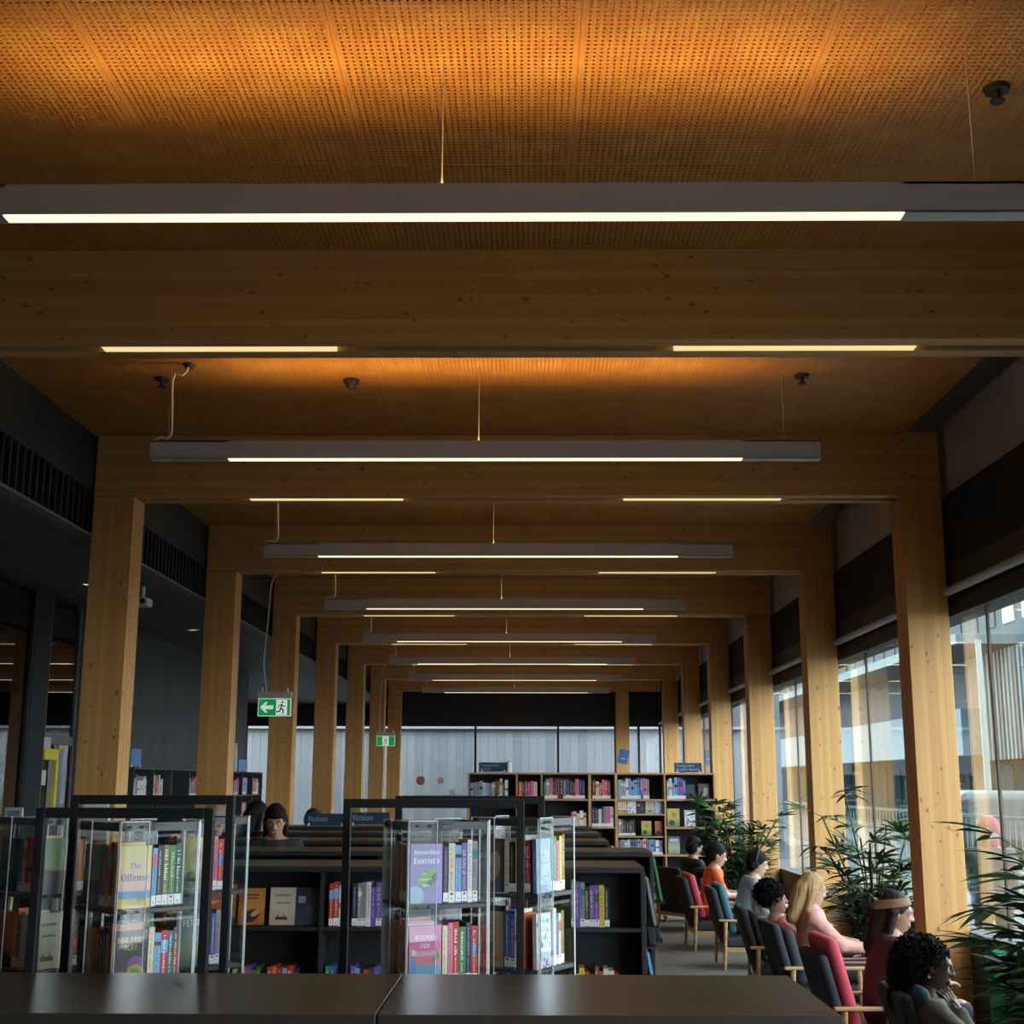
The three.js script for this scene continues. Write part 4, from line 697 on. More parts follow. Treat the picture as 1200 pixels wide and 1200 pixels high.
// ---------------------------------------------------------------- palms
function leafletGeo(L, w, droop, up) {                          // a pleated strap, along +z, bending down
  const n = 6, pos = [], idx = []; 
  for (let i = 0; i <= n; i++) { const t = i / n, z = L * (t - .12 * droop * t * t), y = up * t - droop * L * .55 * t * t, ww = w * Math.sin(Math.PI * Math.min(1, .12 + t * .88)) * (t > .9 ? .75 : 1); pos.push(-ww / 2, y, z, 0, y - ww * .16, z, ww / 2, y, z); }
  for (let i = 0; i < n; i++) for (let k = 0; k < 2; k++) { const a = i * 3 + k; idx.push(a, a + 1, a + 3, a + 1, a + 4, a + 3); }
  const g = new THREE.BufferGeometry(); g.setAttribute('position', new THREE.Float32BufferAttribute(pos, 3)); g.setIndex(idx); g.computeVertexNormals(); g.setAttribute('uv', new THREE.Float32BufferAttribute(new Float32Array(pos.length / 3 * 2), 2)); return g;
}
function fanGeo(n, L, w, droop, spread, stem) {
  const list = [];
  for (let i = 0; i < n; i++) { const a = n > 1 ? (i / (n - 1) - .5) * spread : 0, g = leafletGeo(L * (1 - .22 * Math.abs(a) / (spread / 2)) * rr(.88, 1.06), w * rr(.85, 1.1), droop * rr(.6, 1.3), rr(-.01, .05)); g.rotateZ(rr(-.3, .3)); g.rotateY(a); g.translate(0, 0, stem); list.push(g); }
  const s = rod([0, 0, 0], [0, 0, stem + .01], .0035, .0025, 5); list.push(s); return mg(list);
}
const leafMats = [[.022, .06, .022], [.03, .085, .026], [.045, .115, .03], [.016, .042, .02]].map(([r, g, b]) => P(r, g, b, .5, { side: THREE.DoubleSide, transmission: .15, thickness: 0, specularIntensity: .5 }));
function palm(label, x, d, pot, canes, sp, hmin, hmax, fans, potLabel) {
  const t = thing('potted_palm', label, 'plant', [x, 0, -d]);
  obj('pot', new THREE.LatheGeometry([[0, 0], [pot * .8, 0], [pot, .42], [pot * .97, .43], [pot * .9, .42], [pot * .88, .38], [0, .38]].map(([a, b]) => new THREE.Vector2(a, b)), 28), M(.03, .032, .036, .5), t);
  for (let i = 0; i < canes; i++) {
    const a = rnd() * 6.28, r0 = Math.sqrt(rnd()) * pot * .6, h = rr(hmin, hmax), lx = Math.cos(a) * r0, lz = Math.sin(a) * r0, tx = lx + Math.cos(a) * rr(.05, sp), tz = lz + Math.sin(a) * rr(.05, sp);
    obj('cane', tube([[lx, .37, lz], [lx * .8 + tx * .2, .38 + (h - .38) * .5, lz * .8 + tz * .2], [tx, h, tz]], .009, 10, 6), M(.06, .06, .03, .7), t);
    const n = Math.max(3, Math.round(rr(.8, 1.2) * (h - .4) / .115));
    for (let k = 0; k < n; k++) {
      const f = 1 - k / n * .72, q = f * f, y = .38 + (h - .38) * f, cx1 = lx + (tx - lx) * q, cz1 = lz + (tz - lz) * q, az = k * 2.4 + a + rr(-.4, .4);
      const o = obj('leaf', pick(fans), pick(leafMats), t); o.position.set(cx1, y, cz1); o.rotation.order = 'YXZ'; o.rotation.y = az; o.rotation.x = -rr(.0, .95) * (.3 + f * .7);
    }
  }
  return t;
}
{
  const near = []; for (let i = 0; i < 5; i++) near.push(fanGeo(6 + i % 3, rr(.3, .4), .042, rr(.35, .8), rr(2.0, 2.8), rr(.14, .24)));
  const far = []; for (let i = 0; i < 5; i++) far.push(fanGeo(6 + i % 3, rr(.22, .32), .034, rr(.3, .8), rr(2.2, 3.0), rr(.1, .2)));
  palm('dense dark potted palm beside the oak bookcase', 2.66, 16.6, .2, 22, .45, .85, 1.62, far);
  palm('potted lady palm with one tall spray, before the third glass wall column', 3.03, 11.55, .2, 22, .28, .75, 1.4, far);
  // its tall sprays
  const t = scene.children[scene.children.length - 1];
  for (const [px, py, k] of [[992, 930, 0], [1040, 968, 1], [965, 955, 2], [1020, 1005, 3]]) { const p = at(px, py, 11.55), lx = p[0] - 3.03; obj('cane', tube([[lx * .2, .37, 0], [lx * .4, p[1] * .6, .02], [lx, p[1], 0]], .007, 14, 6), M(.06, .06, .03, .7), t); for (let j = 0; j < 2; j++) { const o = obj('leaf', far[(k + j) % 5], leafMats[(k + j) % 3], t); o.position.set(lx, p[1], 0); o.rotation.order = 'YXZ'; o.rotation.y = k * 2 + j * 2.6; o.rotation.x = -.35 + j * .3; } }
  palm('large potted palm with broad drooping fans beside the woman resting her chin', 2.70, 6.28, .2, 26, .26, .75, 1.5, near);
}
// ---------------------------------------------------------------- armchairs
const seatMat = M(.030, .036, .047, .85), seatMat2 = M(.024, .028, .038, .9);
function pillowGeo(w, h, t, r, bulge = .25) { const g = new RoundedBoxGeometry(w, h, t, 4, Math.min(r, t * .49)); const p = g.attributes.position; for (let i = 0; i < p.count; i++) { const u = p.getX(i) / (w / 2), v = p.getY(i) / (h / 2), k = 1 + bulge * (1 - u * u) * (1 - v * v); p.setZ(i, p.getZ(i) * k); } g.computeVertexNormals(); return g; }
function chair(label, x, d, turn, cushion, ch = .42) {
  const t = thing('armchair', label, 'armchair', [x, 0, -d], turn, 'oak armchairs facing the glass wall');
  const W = .31;
  for (const s of [-1, 1]) {
    obj('leg', rod([s * W, 0, -.27], [s * W, .47, -.25], .017, .021, 12), oak, t); obj('leg', rod([s * W, 0, .28], [s * W, .47, .25], .017, .021, 12), oak, t);
    obj('armrest', metric(rbox(.052, .024, .62, .01, s * W, .482, -.01, 3), 'z'), oak, t);
    obj('side_rail', metric(rbox(.022, .045, .5, .006, s * W, .195, 0, 2), 'z'), oak, t);
  }
  obj('front_rail', metric(rbox(.6, .04, .022, .006, 0, .2, .24, 2), 'x'), oak, t); obj('rear_rail', metric(rbox(.6, .04, .022, .006, 0, .2, -.24, 2), 'x'), oak, t);
  const seat = pillowGeo(.56, .56, .11, .045, .1); seat.rotateX(-Math.PI / 2 - .05); seat.translate(0, .268, .03); obj('seat_cushion', seat, seatMat, t);
  const back = pillowGeo(.56, .54, .07, .034, .08); back.translate(0, .27, 0); back.rotateX(-.26); back.translate(0, .275, -.23); obj('backrest', back, seatMat2, t);
  const c2 = pillowGeo(.54, ch, .085, .042, .2); c2.translate(0, ch / 2 + .05, .085); c2.rotateX(-.26); c2.translate(0, .28, -.23); const cb = obj('back_cushion', c2, cushion ?? seatMat, t);
  return t;
}
const F90 = Math.PI / 2, redC = M(.52, .055, .085, .8), tealC = M(.03, .13, .155, .8), tealD = M(.02, .085, .105, .8);
chair('dark upholstered armchair turned towards the oak bookcase, man in black seated', 2.2, 17.75, F90 + .55);
chair('dark armchair with a red back cushion, woman in orange seated', 2.24, 15.8, F90 + .05, redC, .5);
chair('dark armchair with a teal back cushion, man with headphones seated', 2.37, 14.28, F90, tealC, .5);
chair('dark armchair with person with black curly hair reclining', 2.33, 12.0, F90 - .05);
chair('dark armchair with blonde person in a pink top seated', 2.35, 10.76, F90 + .04);
chair('dark armchair with a tall red back cushion, beside yellow cloth', 2.31, 8.93, F90 + .03, redC, .56);
chair('dark armchair with dark teal cushion, woman resting chin on hand seated', 2.40, 7.30, F90 - .04, tealD, .5);
{ const q = thing('yellow_jacket', 'yellow jacket draped over the arm of the red cushioned armchair', 'jacket', [2.4, .496, -8.625], F90 + .03); const ym = M(.42, .3, .02, .85); obj('fold', rbox(.075, .03, .17, .012, 0, .0165, 0, 3), ym, q); obj('hanging_side', pillowGeo(.17, .2, .016, .007, .4).rotateY(F90).translate(-.045, -.085, 0), ym, q); }

// ---------------------------------------------------------------- people: distance fields meshed with surface nets
function surfaceNets(sdf, lo, hi, cell) {
  const n = [0, 1, 2].map((i) => Math.ceil((hi[i] - lo[i]) / cell) + 1), F = new Float32Array(n[0] * n[1] * n[2]), I = (x, y, z) => (z * n[1] + y) * n[0] + x;
  const B = 6, R = B * cell * .87 + .025;                        // blocks far from the surface are filled from their middle
  for (let Z = 0; Z < n[2]; Z += B) for (let Y = 0; Y < n[1]; Y += B) for (let X = 0; X < n[0]; X += B) {
    const m = sdf(lo[0] + (X + B / 2 - .5) * cell, lo[1] + (Y + B / 2 - .5) * cell, lo[2] + (Z + B / 2 - .5) * cell), skip = Math.abs(m) > R * 1.25;
    for (let z = Z; z < Math.min(Z + B, n[2]); z++) for (let y = Y; y < Math.min(Y + B, n[1]); y++) for (let x = X; x < Math.min(X + B, n[0]); x++) F[I(x, y, z)] = skip ? m : sdf(lo[0] + x * cell, lo[1] + y * cell, lo[2] + z * cell);
  }
  const pos = [], vid = new Int32Array(F.length).fill(-1), idx = [];
  for (let z = 0; z < n[2] - 1; z++) for (let y = 0; y < n[1] - 1; y++) for (let x = 0; x < n[0] - 1; x++) {
    let m = 0, sx = 0, sy = 0, sz = 0, c = 0; const v = [];
    for (let k = 0; k < 8; k++) { const f = F[I(x + (k & 1), y + (k >> 1 & 1), z + (k >> 2))]; v.push(f); if (f < 0) m |= 1 << k; }
    if (m === 0 || m === 255) continue;
    for (let a = 0; a < 8; a++) for (let b = 0; b < 3; b++) { const e = a | (1 << b); if (e === a) continue; if ((v[a] < 0) === (v[e] < 0)) continue; const t = v[a] / (v[a] - v[e]); sx += (a & 1) + (b === 0 ? t : 0); sy += (a >> 1 & 1) + (b === 1 ? t : 0); sz += (a >> 2) + (b === 2 ? t : 0); c++; }
    vid[I(x, y, z)] = pos.length / 3; pos.push(lo[0] + (x + sx / c) * cell, lo[1] + (y + sy / c) * cell, lo[2] + (z + sz / c) * cell);
  }
  const quad = (a, b, c, d, flip) => { if (a < 0 || b < 0 || c < 0 || d < 0) return; flip ? idx.push(a, c, b, a, d, c) : idx.push(a, b, c, a, c, d); };
  for (let z = 1; z < n[2] - 1; z++) for (let y = 1; y < n[1] - 1; y++) for (let x = 1; x < n[0] - 1; x++) {
    const s = F[I(x, y, z)] < 0;
    if (s !== F[I(x + 1, y, z)] < 0) quad(vid[I(x, y - 1, z - 1)], vid[I(x, y, z - 1)], vid[I(x, y, z)], vid[I(x, y - 1, z)], !s);
    if (s !== F[I(x, y + 1, z)] < 0) quad(vid[I(x - 1, y, z - 1)], vid[I(x - 1, y, z)], vid[I(x, y, z)], vid[I(x, y, z - 1)], !s);
    if (s !== F[I(x, y, z + 1)] < 0) quad(vid[I(x - 1, y - 1, z)], vid[I(x, y - 1, z)], vid[I(x, y, z)], vid[I(x - 1, y, z)], !s);
  }
  const nor = new Float32Array(pos.length), e = cell * .5;
  for (let i = 0; i < pos.length; i += 3) { const [x, y, z] = [pos[i], pos[i + 1], pos[i + 2]]; let a = sdf(x + e, y, z) - sdf(x - e, y, z), b = sdf(x, y + e, z) - sdf(x, y - e, z), c = sdf(x, y, z + e) - sdf(x, y, z - e); const l = Math.hypot(a, b, c) || 1; nor[i] = a / l; nor[i + 1] = b / l; nor[i + 2] = c / l; }
  const g = new THREE.BufferGeometry(); g.setAttribute('position', new THREE.Float32BufferAttribute(pos, 3)); g.setAttribute('normal', new THREE.BufferAttribute(nor, 3)); g.setIndex(idx); return g;
}
const smin = (a, b, k) => { const h = Math.max(k - Math.abs(a - b), 0) / k; return Math.min(a, b) - h * h * k * .25; };
function cap(a, b, r0, r1) {                                     // tapered capsule
  const d = [b[0] - a[0], b[1] - a[1], b[2] - a[2]], L = d[0] * d[0] + d[1] * d[1] + d[2] * d[2] || 1e-9;
  return (x, y, z) => { const px = x - a[0], py = y - a[1], pz = z - a[2], t = Math.max(0, Math.min(1, (px * d[0] + py * d[1] + pz * d[2]) / L)); return Math.hypot(px - d[0] * t, py - d[1] * t, pz - d[2] * t) - (r0 + (r1 - r0) * t); };
}
function ell(c, r) { const m = Math.min(...r); return (x, y, z) => { const a = (x - c[0]) / r[0], b = (y - c[1]) / r[1], d = (z - c[2]) / r[2], k = Math.hypot(a, b, d); return (k - 1) * (k < 1e-6 ? m : k / Math.hypot(a / r[0], b / r[1], d / r[2])); }; }
const union = (list, k) => (x, y, z) => { let v = 1e3; for (const f of list) { const q = f(x, y, z); v = v > 100 ? q : q - v > k ? v : v - q > k ? q : smin(v, q, k); } return v; };
const V3 = (a) => new THREE.Vector3(...a);
function ik(s, h, l0, l1, pole) {
  const S = V3(s), H = V3(h), d = H.clone().sub(S); let L = d.length(); const mx = l0 + l1 - .004; if (L > mx) { H.copy(S).addScaledVector(d.normalize(), mx); L = mx; }
  const u = H.clone().sub(S).normalize(), a = Math.acos(Math.max(-1, Math.min(1, (l0 * l0 + L * L - l1 * l1) / (2 * l0 * L)))), w = V3(pole); w.addScaledVector(u, -w.dot(u)).normalize();
  return [S.clone().addScaledVector(u, Math.cos(a) * l0).addScaledVector(w, Math.sin(a) * l0).toArray(), H.toArray()];
}
function handParts(wrist, dir, palmN, curl, side) {              // palm, four fingers and a thumb
  const D = V3(dir).normalize(), N = V3(palmN); N.addScaledVector(D, -N.dot(D)).normalize(); const X = new THREE.Vector3().crossVectors(D, N).multiplyScalar(side);
  const at3 = (a, b, c) => V3(wrist).addScaledVector(D, a).addScaledVector(X, b).addScaledVector(N, c).toArray(), list = [];
  list.push(cap(at3(.0, 0, 0), at3(.03, 0, 0), .024, .026));
  for (let i = 0; i < 4; i++) {
    const o = (i - 1.5) * .0195, L = [.066, .075, .071, .056][i], b = at3(.085, o, 0); list.push(cap(at3(.02, o * .7, 0), b, .013, .0115));
    const seg = (p, ang, l) => V3(p).addScaledVector(D, Math.cos(ang) * l).addScaledVector(N, Math.sin(ang) * l).addScaledVector(X, o * .1).toArray();
    const p1 = seg(b, curl * .6, L * .45), p2 = seg(p1, curl * 1.3, L * .32), p3 = seg(p2, curl * 1.8, L * .25);
    list.push(cap(b, p1, .0098, .0092), cap(p1, p2, .0092, .0085), cap(p2, p3, .0085, .0075));
  }
  const t1 = at3(.03, -.036, .012), t2 = at3(.062, -.05, .026), t3 = at3(.086, -.046, .036); list.push(cap(at3(.012, -.018, .002), t1, .014, .012), cap(t1, t2, .0115, .0105), cap(t2, t3, .0105, .0085));
  return union(list, .008);
}
const N3 = (() => { const n = vnoise(32, 32, 91); return (x, y, z) => (n(x, y) + n(y + .37, z) + n(z + .71, x)) / 3; })();
function bake(g, fn) { const p = g.attributes.position, c = new Float32Array(p.count * 3); for (let i = 0; i < p.count; i++) { const q = fn(p.getX(i), p.getY(i), p.getZ(i)); c.set(q, i * 3); } g.setAttribute('color', new THREE.BufferAttribute(c, 3)); return g; }
const skinMat = P(1, 1, 1, .5, { vertexColors: true }), clothMat = {};
/* o: seat {hip}, lean, head {pitch, yaw, roll}, hands, skin, top, pants, hair(list fn), fine */
function person(label, x, d, turn, o) {
  const t = thing('person', label, 'person', [x, 0, -d], turn);
  const st = o.standing, hy = o.hipY ?? (st ? .93 : .415), hz = o.hipZ ?? -.02, S = o.scale ?? 1;
  const lean = o.lean ?? -.12, slouch = o.slouch ?? .15;
  const along = (r, l, a) => [0, r[1] + Math.cos(a) * l, r[2] + Math.sin(a) * l];
  const hip = [0, hy, hz], waist = along(hip, .15, lean), chest = along(waist, .175, lean + slouch * .5), neck0 = along(chest, .145, lean + slouch), neck1 = along(neck0, .05, lean + slouch + .35), head = along(neck1, .105, lean * .3 + .15 + (o.headFwd ?? 0));
  const sh = (s) => [s * .165, neck0[1] - .045, neck0[2] - .01];
  const HR = new THREE.Matrix4().makeRotationFromEuler(new THREE.Euler(o.head?.pitch ?? 0, o.head?.yaw ?? 0, o.head?.roll ?? 0, 'YXZ')), HI4 = HR.clone().transpose().elements;
  const toHead = (f) => (x0, y0, z0) => { const a = x0 - head[0], b = y0 - head[1], c = z0 - head[2]; return f(HI4[0] * a + HI4[4] * b + HI4[8] * c, HI4[1] * a + HI4[5] * b + HI4[9] * c, HI4[2] * a + HI4[6] * b + HI4[10] * c); };
  const hd = o.hands ?? [[-.13, .6, .3], [.13, .6, .3]], arms = [];
  [-1, 1].forEach((s, i) => { const [el, wr] = ik(sh(s), hd[i], .275, .245, o.poles?.[i] ?? [s * .8, -.8, -.4]); arms.push({ s, sh: sh(s), el, wr }); });
  const legs = [-1, 1].map((s) => st ? { h: [s * .09, hy - .02, hz], k: [s * .1, .48, hz + .02], a: [s * .1, .08, hz - .01], f: [s * .12, .03, hz + .14] } : { h: [s * .09, hy, hz + .02], k: [s * .13, .45, hz + .43], a: [s * .13, .09, hz + .47 + (o.feet ?? 0)], f: [s * .14, .035, hz + .62 + (o.feet ?? 0)] });
  const torso = union([ell([0, hip[1] + .02, hip[2]], [.165, .12, .125]), cap(hip, waist, .125, .115), ell([0, waist[1], waist[2]], [.14, .13, .105]), ell([0, chest[1] - .02, chest[2]], [.16, .17, .11]), cap([-.12, neck0[1] - .055, neck0[2] - .01], [.12, neck0[1] - .055, neck0[2] - .01], .06, .06), cap([0, neck0[1] - .03, neck0[2]], neck0, .07, .06)], .07);
  const armF = arms.map((a) => union([cap(a.sh, a.el, .052, .041), cap(a.el, a.wr, .04, .027)], .02));
  const legF = legs.map((l) => union([cap(l.h, l.k, .085, .058), cap(l.k, l.a, .055, .037), cap(l.a, l.f, .038, .03)], .03));
  const neckF = cap(neck0, [neck1[0], neck1[1] + .03, neck1[2]], .055, .05);
  const headL = union([ell([0, .03, -.016], [.075, .096, .096]), ell([0, -.03, .018], [.062, .086, .074]), ell([0, -.092, .054], [.026, .02, .024]), cap([-.035, .03, .07], [.035, .03, .07], .018, .018)], .035);
  const feats = union([cap([0, .022, .09], [0, -.018, .108], .0075, .012), cap([-.012, -.02, .096], [.012, -.02, .096], .0095, .0095), cap([-.017, -.054, .089], [.017, -.054, .089], .008, .008), cap([-.014, -.066, .088], [.014, -.066, .088], .0085, .0085)], .012);
  const ears = union([ell([-.076, 0, -.008], [.011, .031, .02]), ell([.076, 0, -.008], [.011, .031, .02])], .01);
  const eyes = union([ell([-.031, .012, .077], [.0125, .0105, .0115]), ell([.031, .012, .077], [.0125, .0105, .0115])], .002);
  const sock = union([ell([-.032, .012, .1], [.022, .016, .02]), ell([.032, .012, .1], [.022, .016, .02])], .004);
  const headAll = (a, b, c) => { let v = smin(headL(a, b, c), feats(a, b, c), .014); v = Math.min(smin(v, ears(a, b, c), .01), 1); const k = .012, s2 = -sock(a, b, c), h = Math.max(k - Math.abs(v - s2), 0) / k; v = Math.max(v, s2) + h * h * k * .25; return Math.min(v, eyes(a, b, c)); };
  const headF = toHead(headAll);
  const hands = arms.map((a, i) => { const dir = o.handDir?.[i] ?? V3(a.wr).sub(V3(a.el)).toArray(); return handParts(a.wr, dir, o.palm?.[i] ?? [0, -1, .2], o.curl ?? .5, a.s); });
  const body = union([torso, ...armF, ...legF, neckF], .03), all = (a, b, c) => smin(body(a, b, c), headF(a, b, c), .022);
  const sk = o.skin, skin = (a, b, c) => { // features in the head's own axes
    const p = [a - head[0], b - head[1], c - head[2]], X = HI4[0] * p[0] + HI4[4] * p[1] + HI4[8] * p[2], Y = HI4[1] * p[0] + HI4[5] * p[1] + HI4[9] * p[2], Z = HI4[2] * p[0] + HI4[6] * p[1] + HI4[10] * p[2];
    if (eyes(X, Y, Z) < .0015) return Math.hypot(Math.abs(X) - .031, Y - .012) < .006 ? [.015, .01, .008] : [.55, .52, .5];
    if (Z > .06 && Math.abs(X) < .05 && Math.abs(Y - .036 - (.03 - Math.abs(Math.abs(X) - .03)) * .1) < .0055 && Math.abs(X) > .014) return o.brow ?? [.02, .014, .01];
    if (Z > .07 && Math.abs(X) < .024 && Y < -.05 && Y > -.07) return [sk[0] * .9, sk[1] * .66, sk[2] * .66];
    return sk;
  };
  const cell = o.cell ?? .018, bb = [[-.42, 0, hz - .42], [.42, (st ? 1.75 : 1.3), hz + .9]];
  const pieces = [surfaceNets((a, b, c) => body(a, b, c), bb[0], bb[1], cell)];
  const hc = o.headCell ?? .006; pieces.push(surfaceNets((a, b, c) => smin(headF(a, b, c), neckF(a, b, c), .03), [head[0] - .13, head[1] - .16, head[2] - .15], [head[0] + .13, head[1] + .15, head[2] + .15], hc));
  arms.forEach((a, i) => pieces.push(surfaceNets((p, q, r) => smin(hands[i](p, q, r), armF[i](p, q, r), .012), a.wr.map((v) => v - .17), a.wr.map((v) => v + .17), o.handCell ?? .009)));
  // the forearm in a hand's own grid ends where that grid ends, inside the body's arm
  const merged = mergeGeometries(pieces.map((g) => g.toNonIndexed())); bake(merged, skin); obj('body', merged, skinMat, t);
  // clothing
  const inf = o.inflate ?? .012, wrinkle = (a, b, c) => .006 * (N3(a * 1.3, b * 2.2, c * 1.3) - .5) * 2;
  const topF = union([torso, ...armF], .035), cuff = arms.map((a) => ({ p: V3(a.wr), n: V3(a.wr).sub(V3(a.el)).normalize() })), sleeve = o.sleeve ?? .99;
  const neckN = V3([0, Math.cos(lean + slouch), Math.sin(lean + slouch)]).normalize(), neckP = V3(neck0).addScaledVector(neckN, .012);
  const shirt = (a, b, c) => { let v = topF(a, b, c) - inf - wrinkle(a, b, c); v = Math.max(v, (a - neckP.x) * neckN.x + (b - neckP.y) * neckN.y + (c - neckP.z) * neckN.z, hy - .1 - b);
    arms.forEach((ar, i) => { const E = V3(ar.el), W = V3(sleeve > .5 ? ar.wr : ar.el), n = sleeve > .5 ? cuff[i].n : V3(ar.el).sub(V3(ar.sh)).normalize(), q = (a - W.x) * n.x + (b - W.y) * n.y + (c - W.z) * n.z, near = armF[i](a, b, c) < .05 && torso(a, b, c) > .05; if (near) v = Math.max(v, q + (sleeve > .5 ? .012 : .04)); if (near && sleeve <= .5) { const m = V3(ar.wr).sub(E); if ((a - E.x) * m.x + (b - E.y) * m.y + (c - E.z) * m.z > 0) v = Math.max(v, .01); } });
    return v; };
  const cg = surfaceNets(shirt, [-.42, hy - .14, hz - .42], [.42, hy + .7, hz + .75], o.clothCell ?? .017); obj(o.topName ?? 'sweater', cg, o.top, t);
  const pantF = union([ell([0, hip[1] + .01, hip[2]], [.165, .115, .125]), ...legF], .04);
  obj('trousers', surfaceNets((a, b, c) => Math.max(pantF(a, b, c) - .012, b - hy - .08, .07 - b), [-.34, .03, hz - .25], [.34, hy + .12, hz + .75], .016), o.pants ?? M(.02, .024, .035, .85), t);
  legs.forEach((l) => obj('shoe', surfaceNets((a, b, c) => Math.max(union([cap([l.a[0], .055, l.a[2] - .02], [l.f[0], .04, l.f[2]], .048, .04), cap(l.a, [l.a[0], .05, l.a[2]], .045, .05)], .02)(a, b, c), .004 - b, b - .115), [l.f[0] - .1, -.01, l.a[2] - .1], [l.f[0] + .1, .14, l.f[2] + .08], .012), o.shoe ?? M(.03, .03, .03, .6), t));
  // hair
  const hf = union(o.hair.map((f) => f), .03), keep = o.hairFace ?? ((a, b, c) => Math.max(c - .062 + Math.max(0, b - .055) * -.9, -1)), amp = o.curls ?? .004, fq = o.curlFreq ?? 2.2;
  const hairF = toHead((a, b, c) => { let v = hf(a, b, c) - amp * 2 * (N3(a * fq, b * fq * (o.strand ?? 1), c * fq) - .5) ; const face = ell([0, -.035, .075], [.058, .085, .07])(a, b, c); v = Math.max(v, -face); return v; });
  const hb = o.hairBox ?? [.17, .3, .22];
  obj('hair', surfaceNets(hairF, [head[0] - hb[0], head[1] - hb[1], head[2] - hb[2]], [head[0] + hb[0], head[1] + .24, head[2] + hb[2] * .8], o.hairCell ?? .008), o.hairMat ?? P(.006, .0055, .0055, .75, { specularIntensity: .35 }), t);
  if (o.band) { const bf = toHead((a, b, c) => { const q = hf(a, b, c), s2 = b * .8 + c * .6 - .095; return Math.max(q - .007, Math.abs(s2) - .026, -(q + .006)); }); const hl = toHead((a, b, c) => Math.max(Math.min(headL(a, b, c), hf(a, b, c)) - .009, Math.abs(b * .84 + c * -.30 - .062) - .024, -(headL(a, b, c) + .004))); obj('headband', surfaceNets(hl, [head[0] - .15, head[1] - .05, head[2] - .17], [head[0] + .15, head[1] + .2, head[2] + .16], .006), o.band, t); }
  return { t, head, HR, neck0 };
}
const inHead = (p, off) => new THREE.Vector3(...off).applyMatrix4(p.HR).add(V3(p.head)).toArray();
const SK = { brown: [.11, .052, .032], tan: [.32, .17, .11], light: [.46, .27, .2] };
const shortHair = [ell([0, .045, -.022], [.089, .104, .108]), ell([0, -.01, -.05], [.082, .085, .075])], bunHair = [ell([0, .042, -.022], [.086, .104, .106]), ell([0, -.01, -.05], [.078, .08, .07]), ell([0, .0, -.12], [.04, .045, .035])], longHair = [ell([0, .04, -.022], [.086, .103, .104]), cap([0, -.02, -.09], [0, -.24, -.12], .075, .055), cap([-.07, 0, -.03], [-.075, -.2, -.04], .03, .03), cap([.07, 0, -.03], [.075, -.2, -.04], .03, .03)];
const afro = [ell([0, .07, -.04], [.125, .125, .13])], bigCurl = [ell([0, .05, -.03], [.092, .108, .108]), ell([0, .01, -.11], [.12, .14, .1]), cap([0, -.06, -.12], [0, -.2, -.13], .1, .07)];
person('person in black facing the oak bookcase, short dark hair', 2.23, 17.7, F90 + .5, { skin: SK.tan, top: M(.012, .012, .014, .85), hair: shortHair, lean: .02, head: { pitch: .2 }, headCell: .008 });
person('person in an orange top, dark hair tied back, seated against a red cushion', 2.27, 15.8, F90, { skin: SK.light, top: M(.62, .12, .02, .8), topName: 'shirt', sleeve: .3, hair: bunHair, lean: -.05, slouch: .2, head: { pitch: .3, yaw: -.1 }, headCell: .008 });
{ const p = person('person in a pale grey hooded top wearing black headphones', 2.44, 14.3, F90, { skin: SK.light, top: M(.28, .30, .33, .85), hair: shortHair, lean: -.02, slouch: .3, inflate: .024, head: { pitch: .25, yaw: -.25 } });
  const k = new THREE.Group(); const hp = thing('headphones', 'black over-ear headphones worn by the person in grey', 'headphones', [2.44, 0, -14.3], F90); const mk = (g) => { g.applyMatrix4(p.HR); g.translate(...p.head); return g; };
  obj('headband', mk(new THREE.TorusGeometry(.106, .012, 8, 28, Math.PI).scale(1, 1.55, 1.1).translate(0, -.005, -.02)), blackMetal, hp); for (const s of [-1, 1]) obj('ear_cup', mk(new THREE.CylinderGeometry(.036, .042, .034, 20).rotateZ(Math.PI / 2).translate(s * .1, -.005, -.02)), blackMetal, hp); }
person('person with curly black hair reclining in an armchair, white collar', 2.36, 12.0, F90, { skin: SK.light, top: M(.3, .04, .02, .85), hair: afro, lean: -.95, slouch: .6, hipZ: .2, hipY: .33, curls: .05, curlFreq: 6, head: { pitch: -.1, yaw: -.2, roll: 0 }, hairMat: P(.008, .007, .007, .75, { specularIntensity: .35 }), hairBox: [.2, .3, .24], headCell: .008 });
person('person with long blonde hair in a pink top, seated beside the palm', 2.44, 10.8, F90, { skin: SK.light, top: M(.62, .3, .25, .85), hair: longHair, lean: -.3, slouch: .25, head: { pitch: .25, yaw: .2 }, hairMat: M(.34, .2, .08, .6), brow: [.2, .12, .06], curls: .007, curlFreq: 3.2, strand: .15, hairBox: [.17, .38, .24] });
{ person('person in maroon with a patterned headband and long dark hair', 2.44, 8.95, F90, { skin: SK.tan, top: M(.055, .018, .028, .85), hair: longHair, lean: -.04, slouch: .3, band: M(.2, .1, .055, .85), head: { pitch: .22, yaw: -.15 }, hairBox: [.17, .38, .24], hairMat: P(.016, .009, .009, .65, { specularIntensity: .4 }) });
}
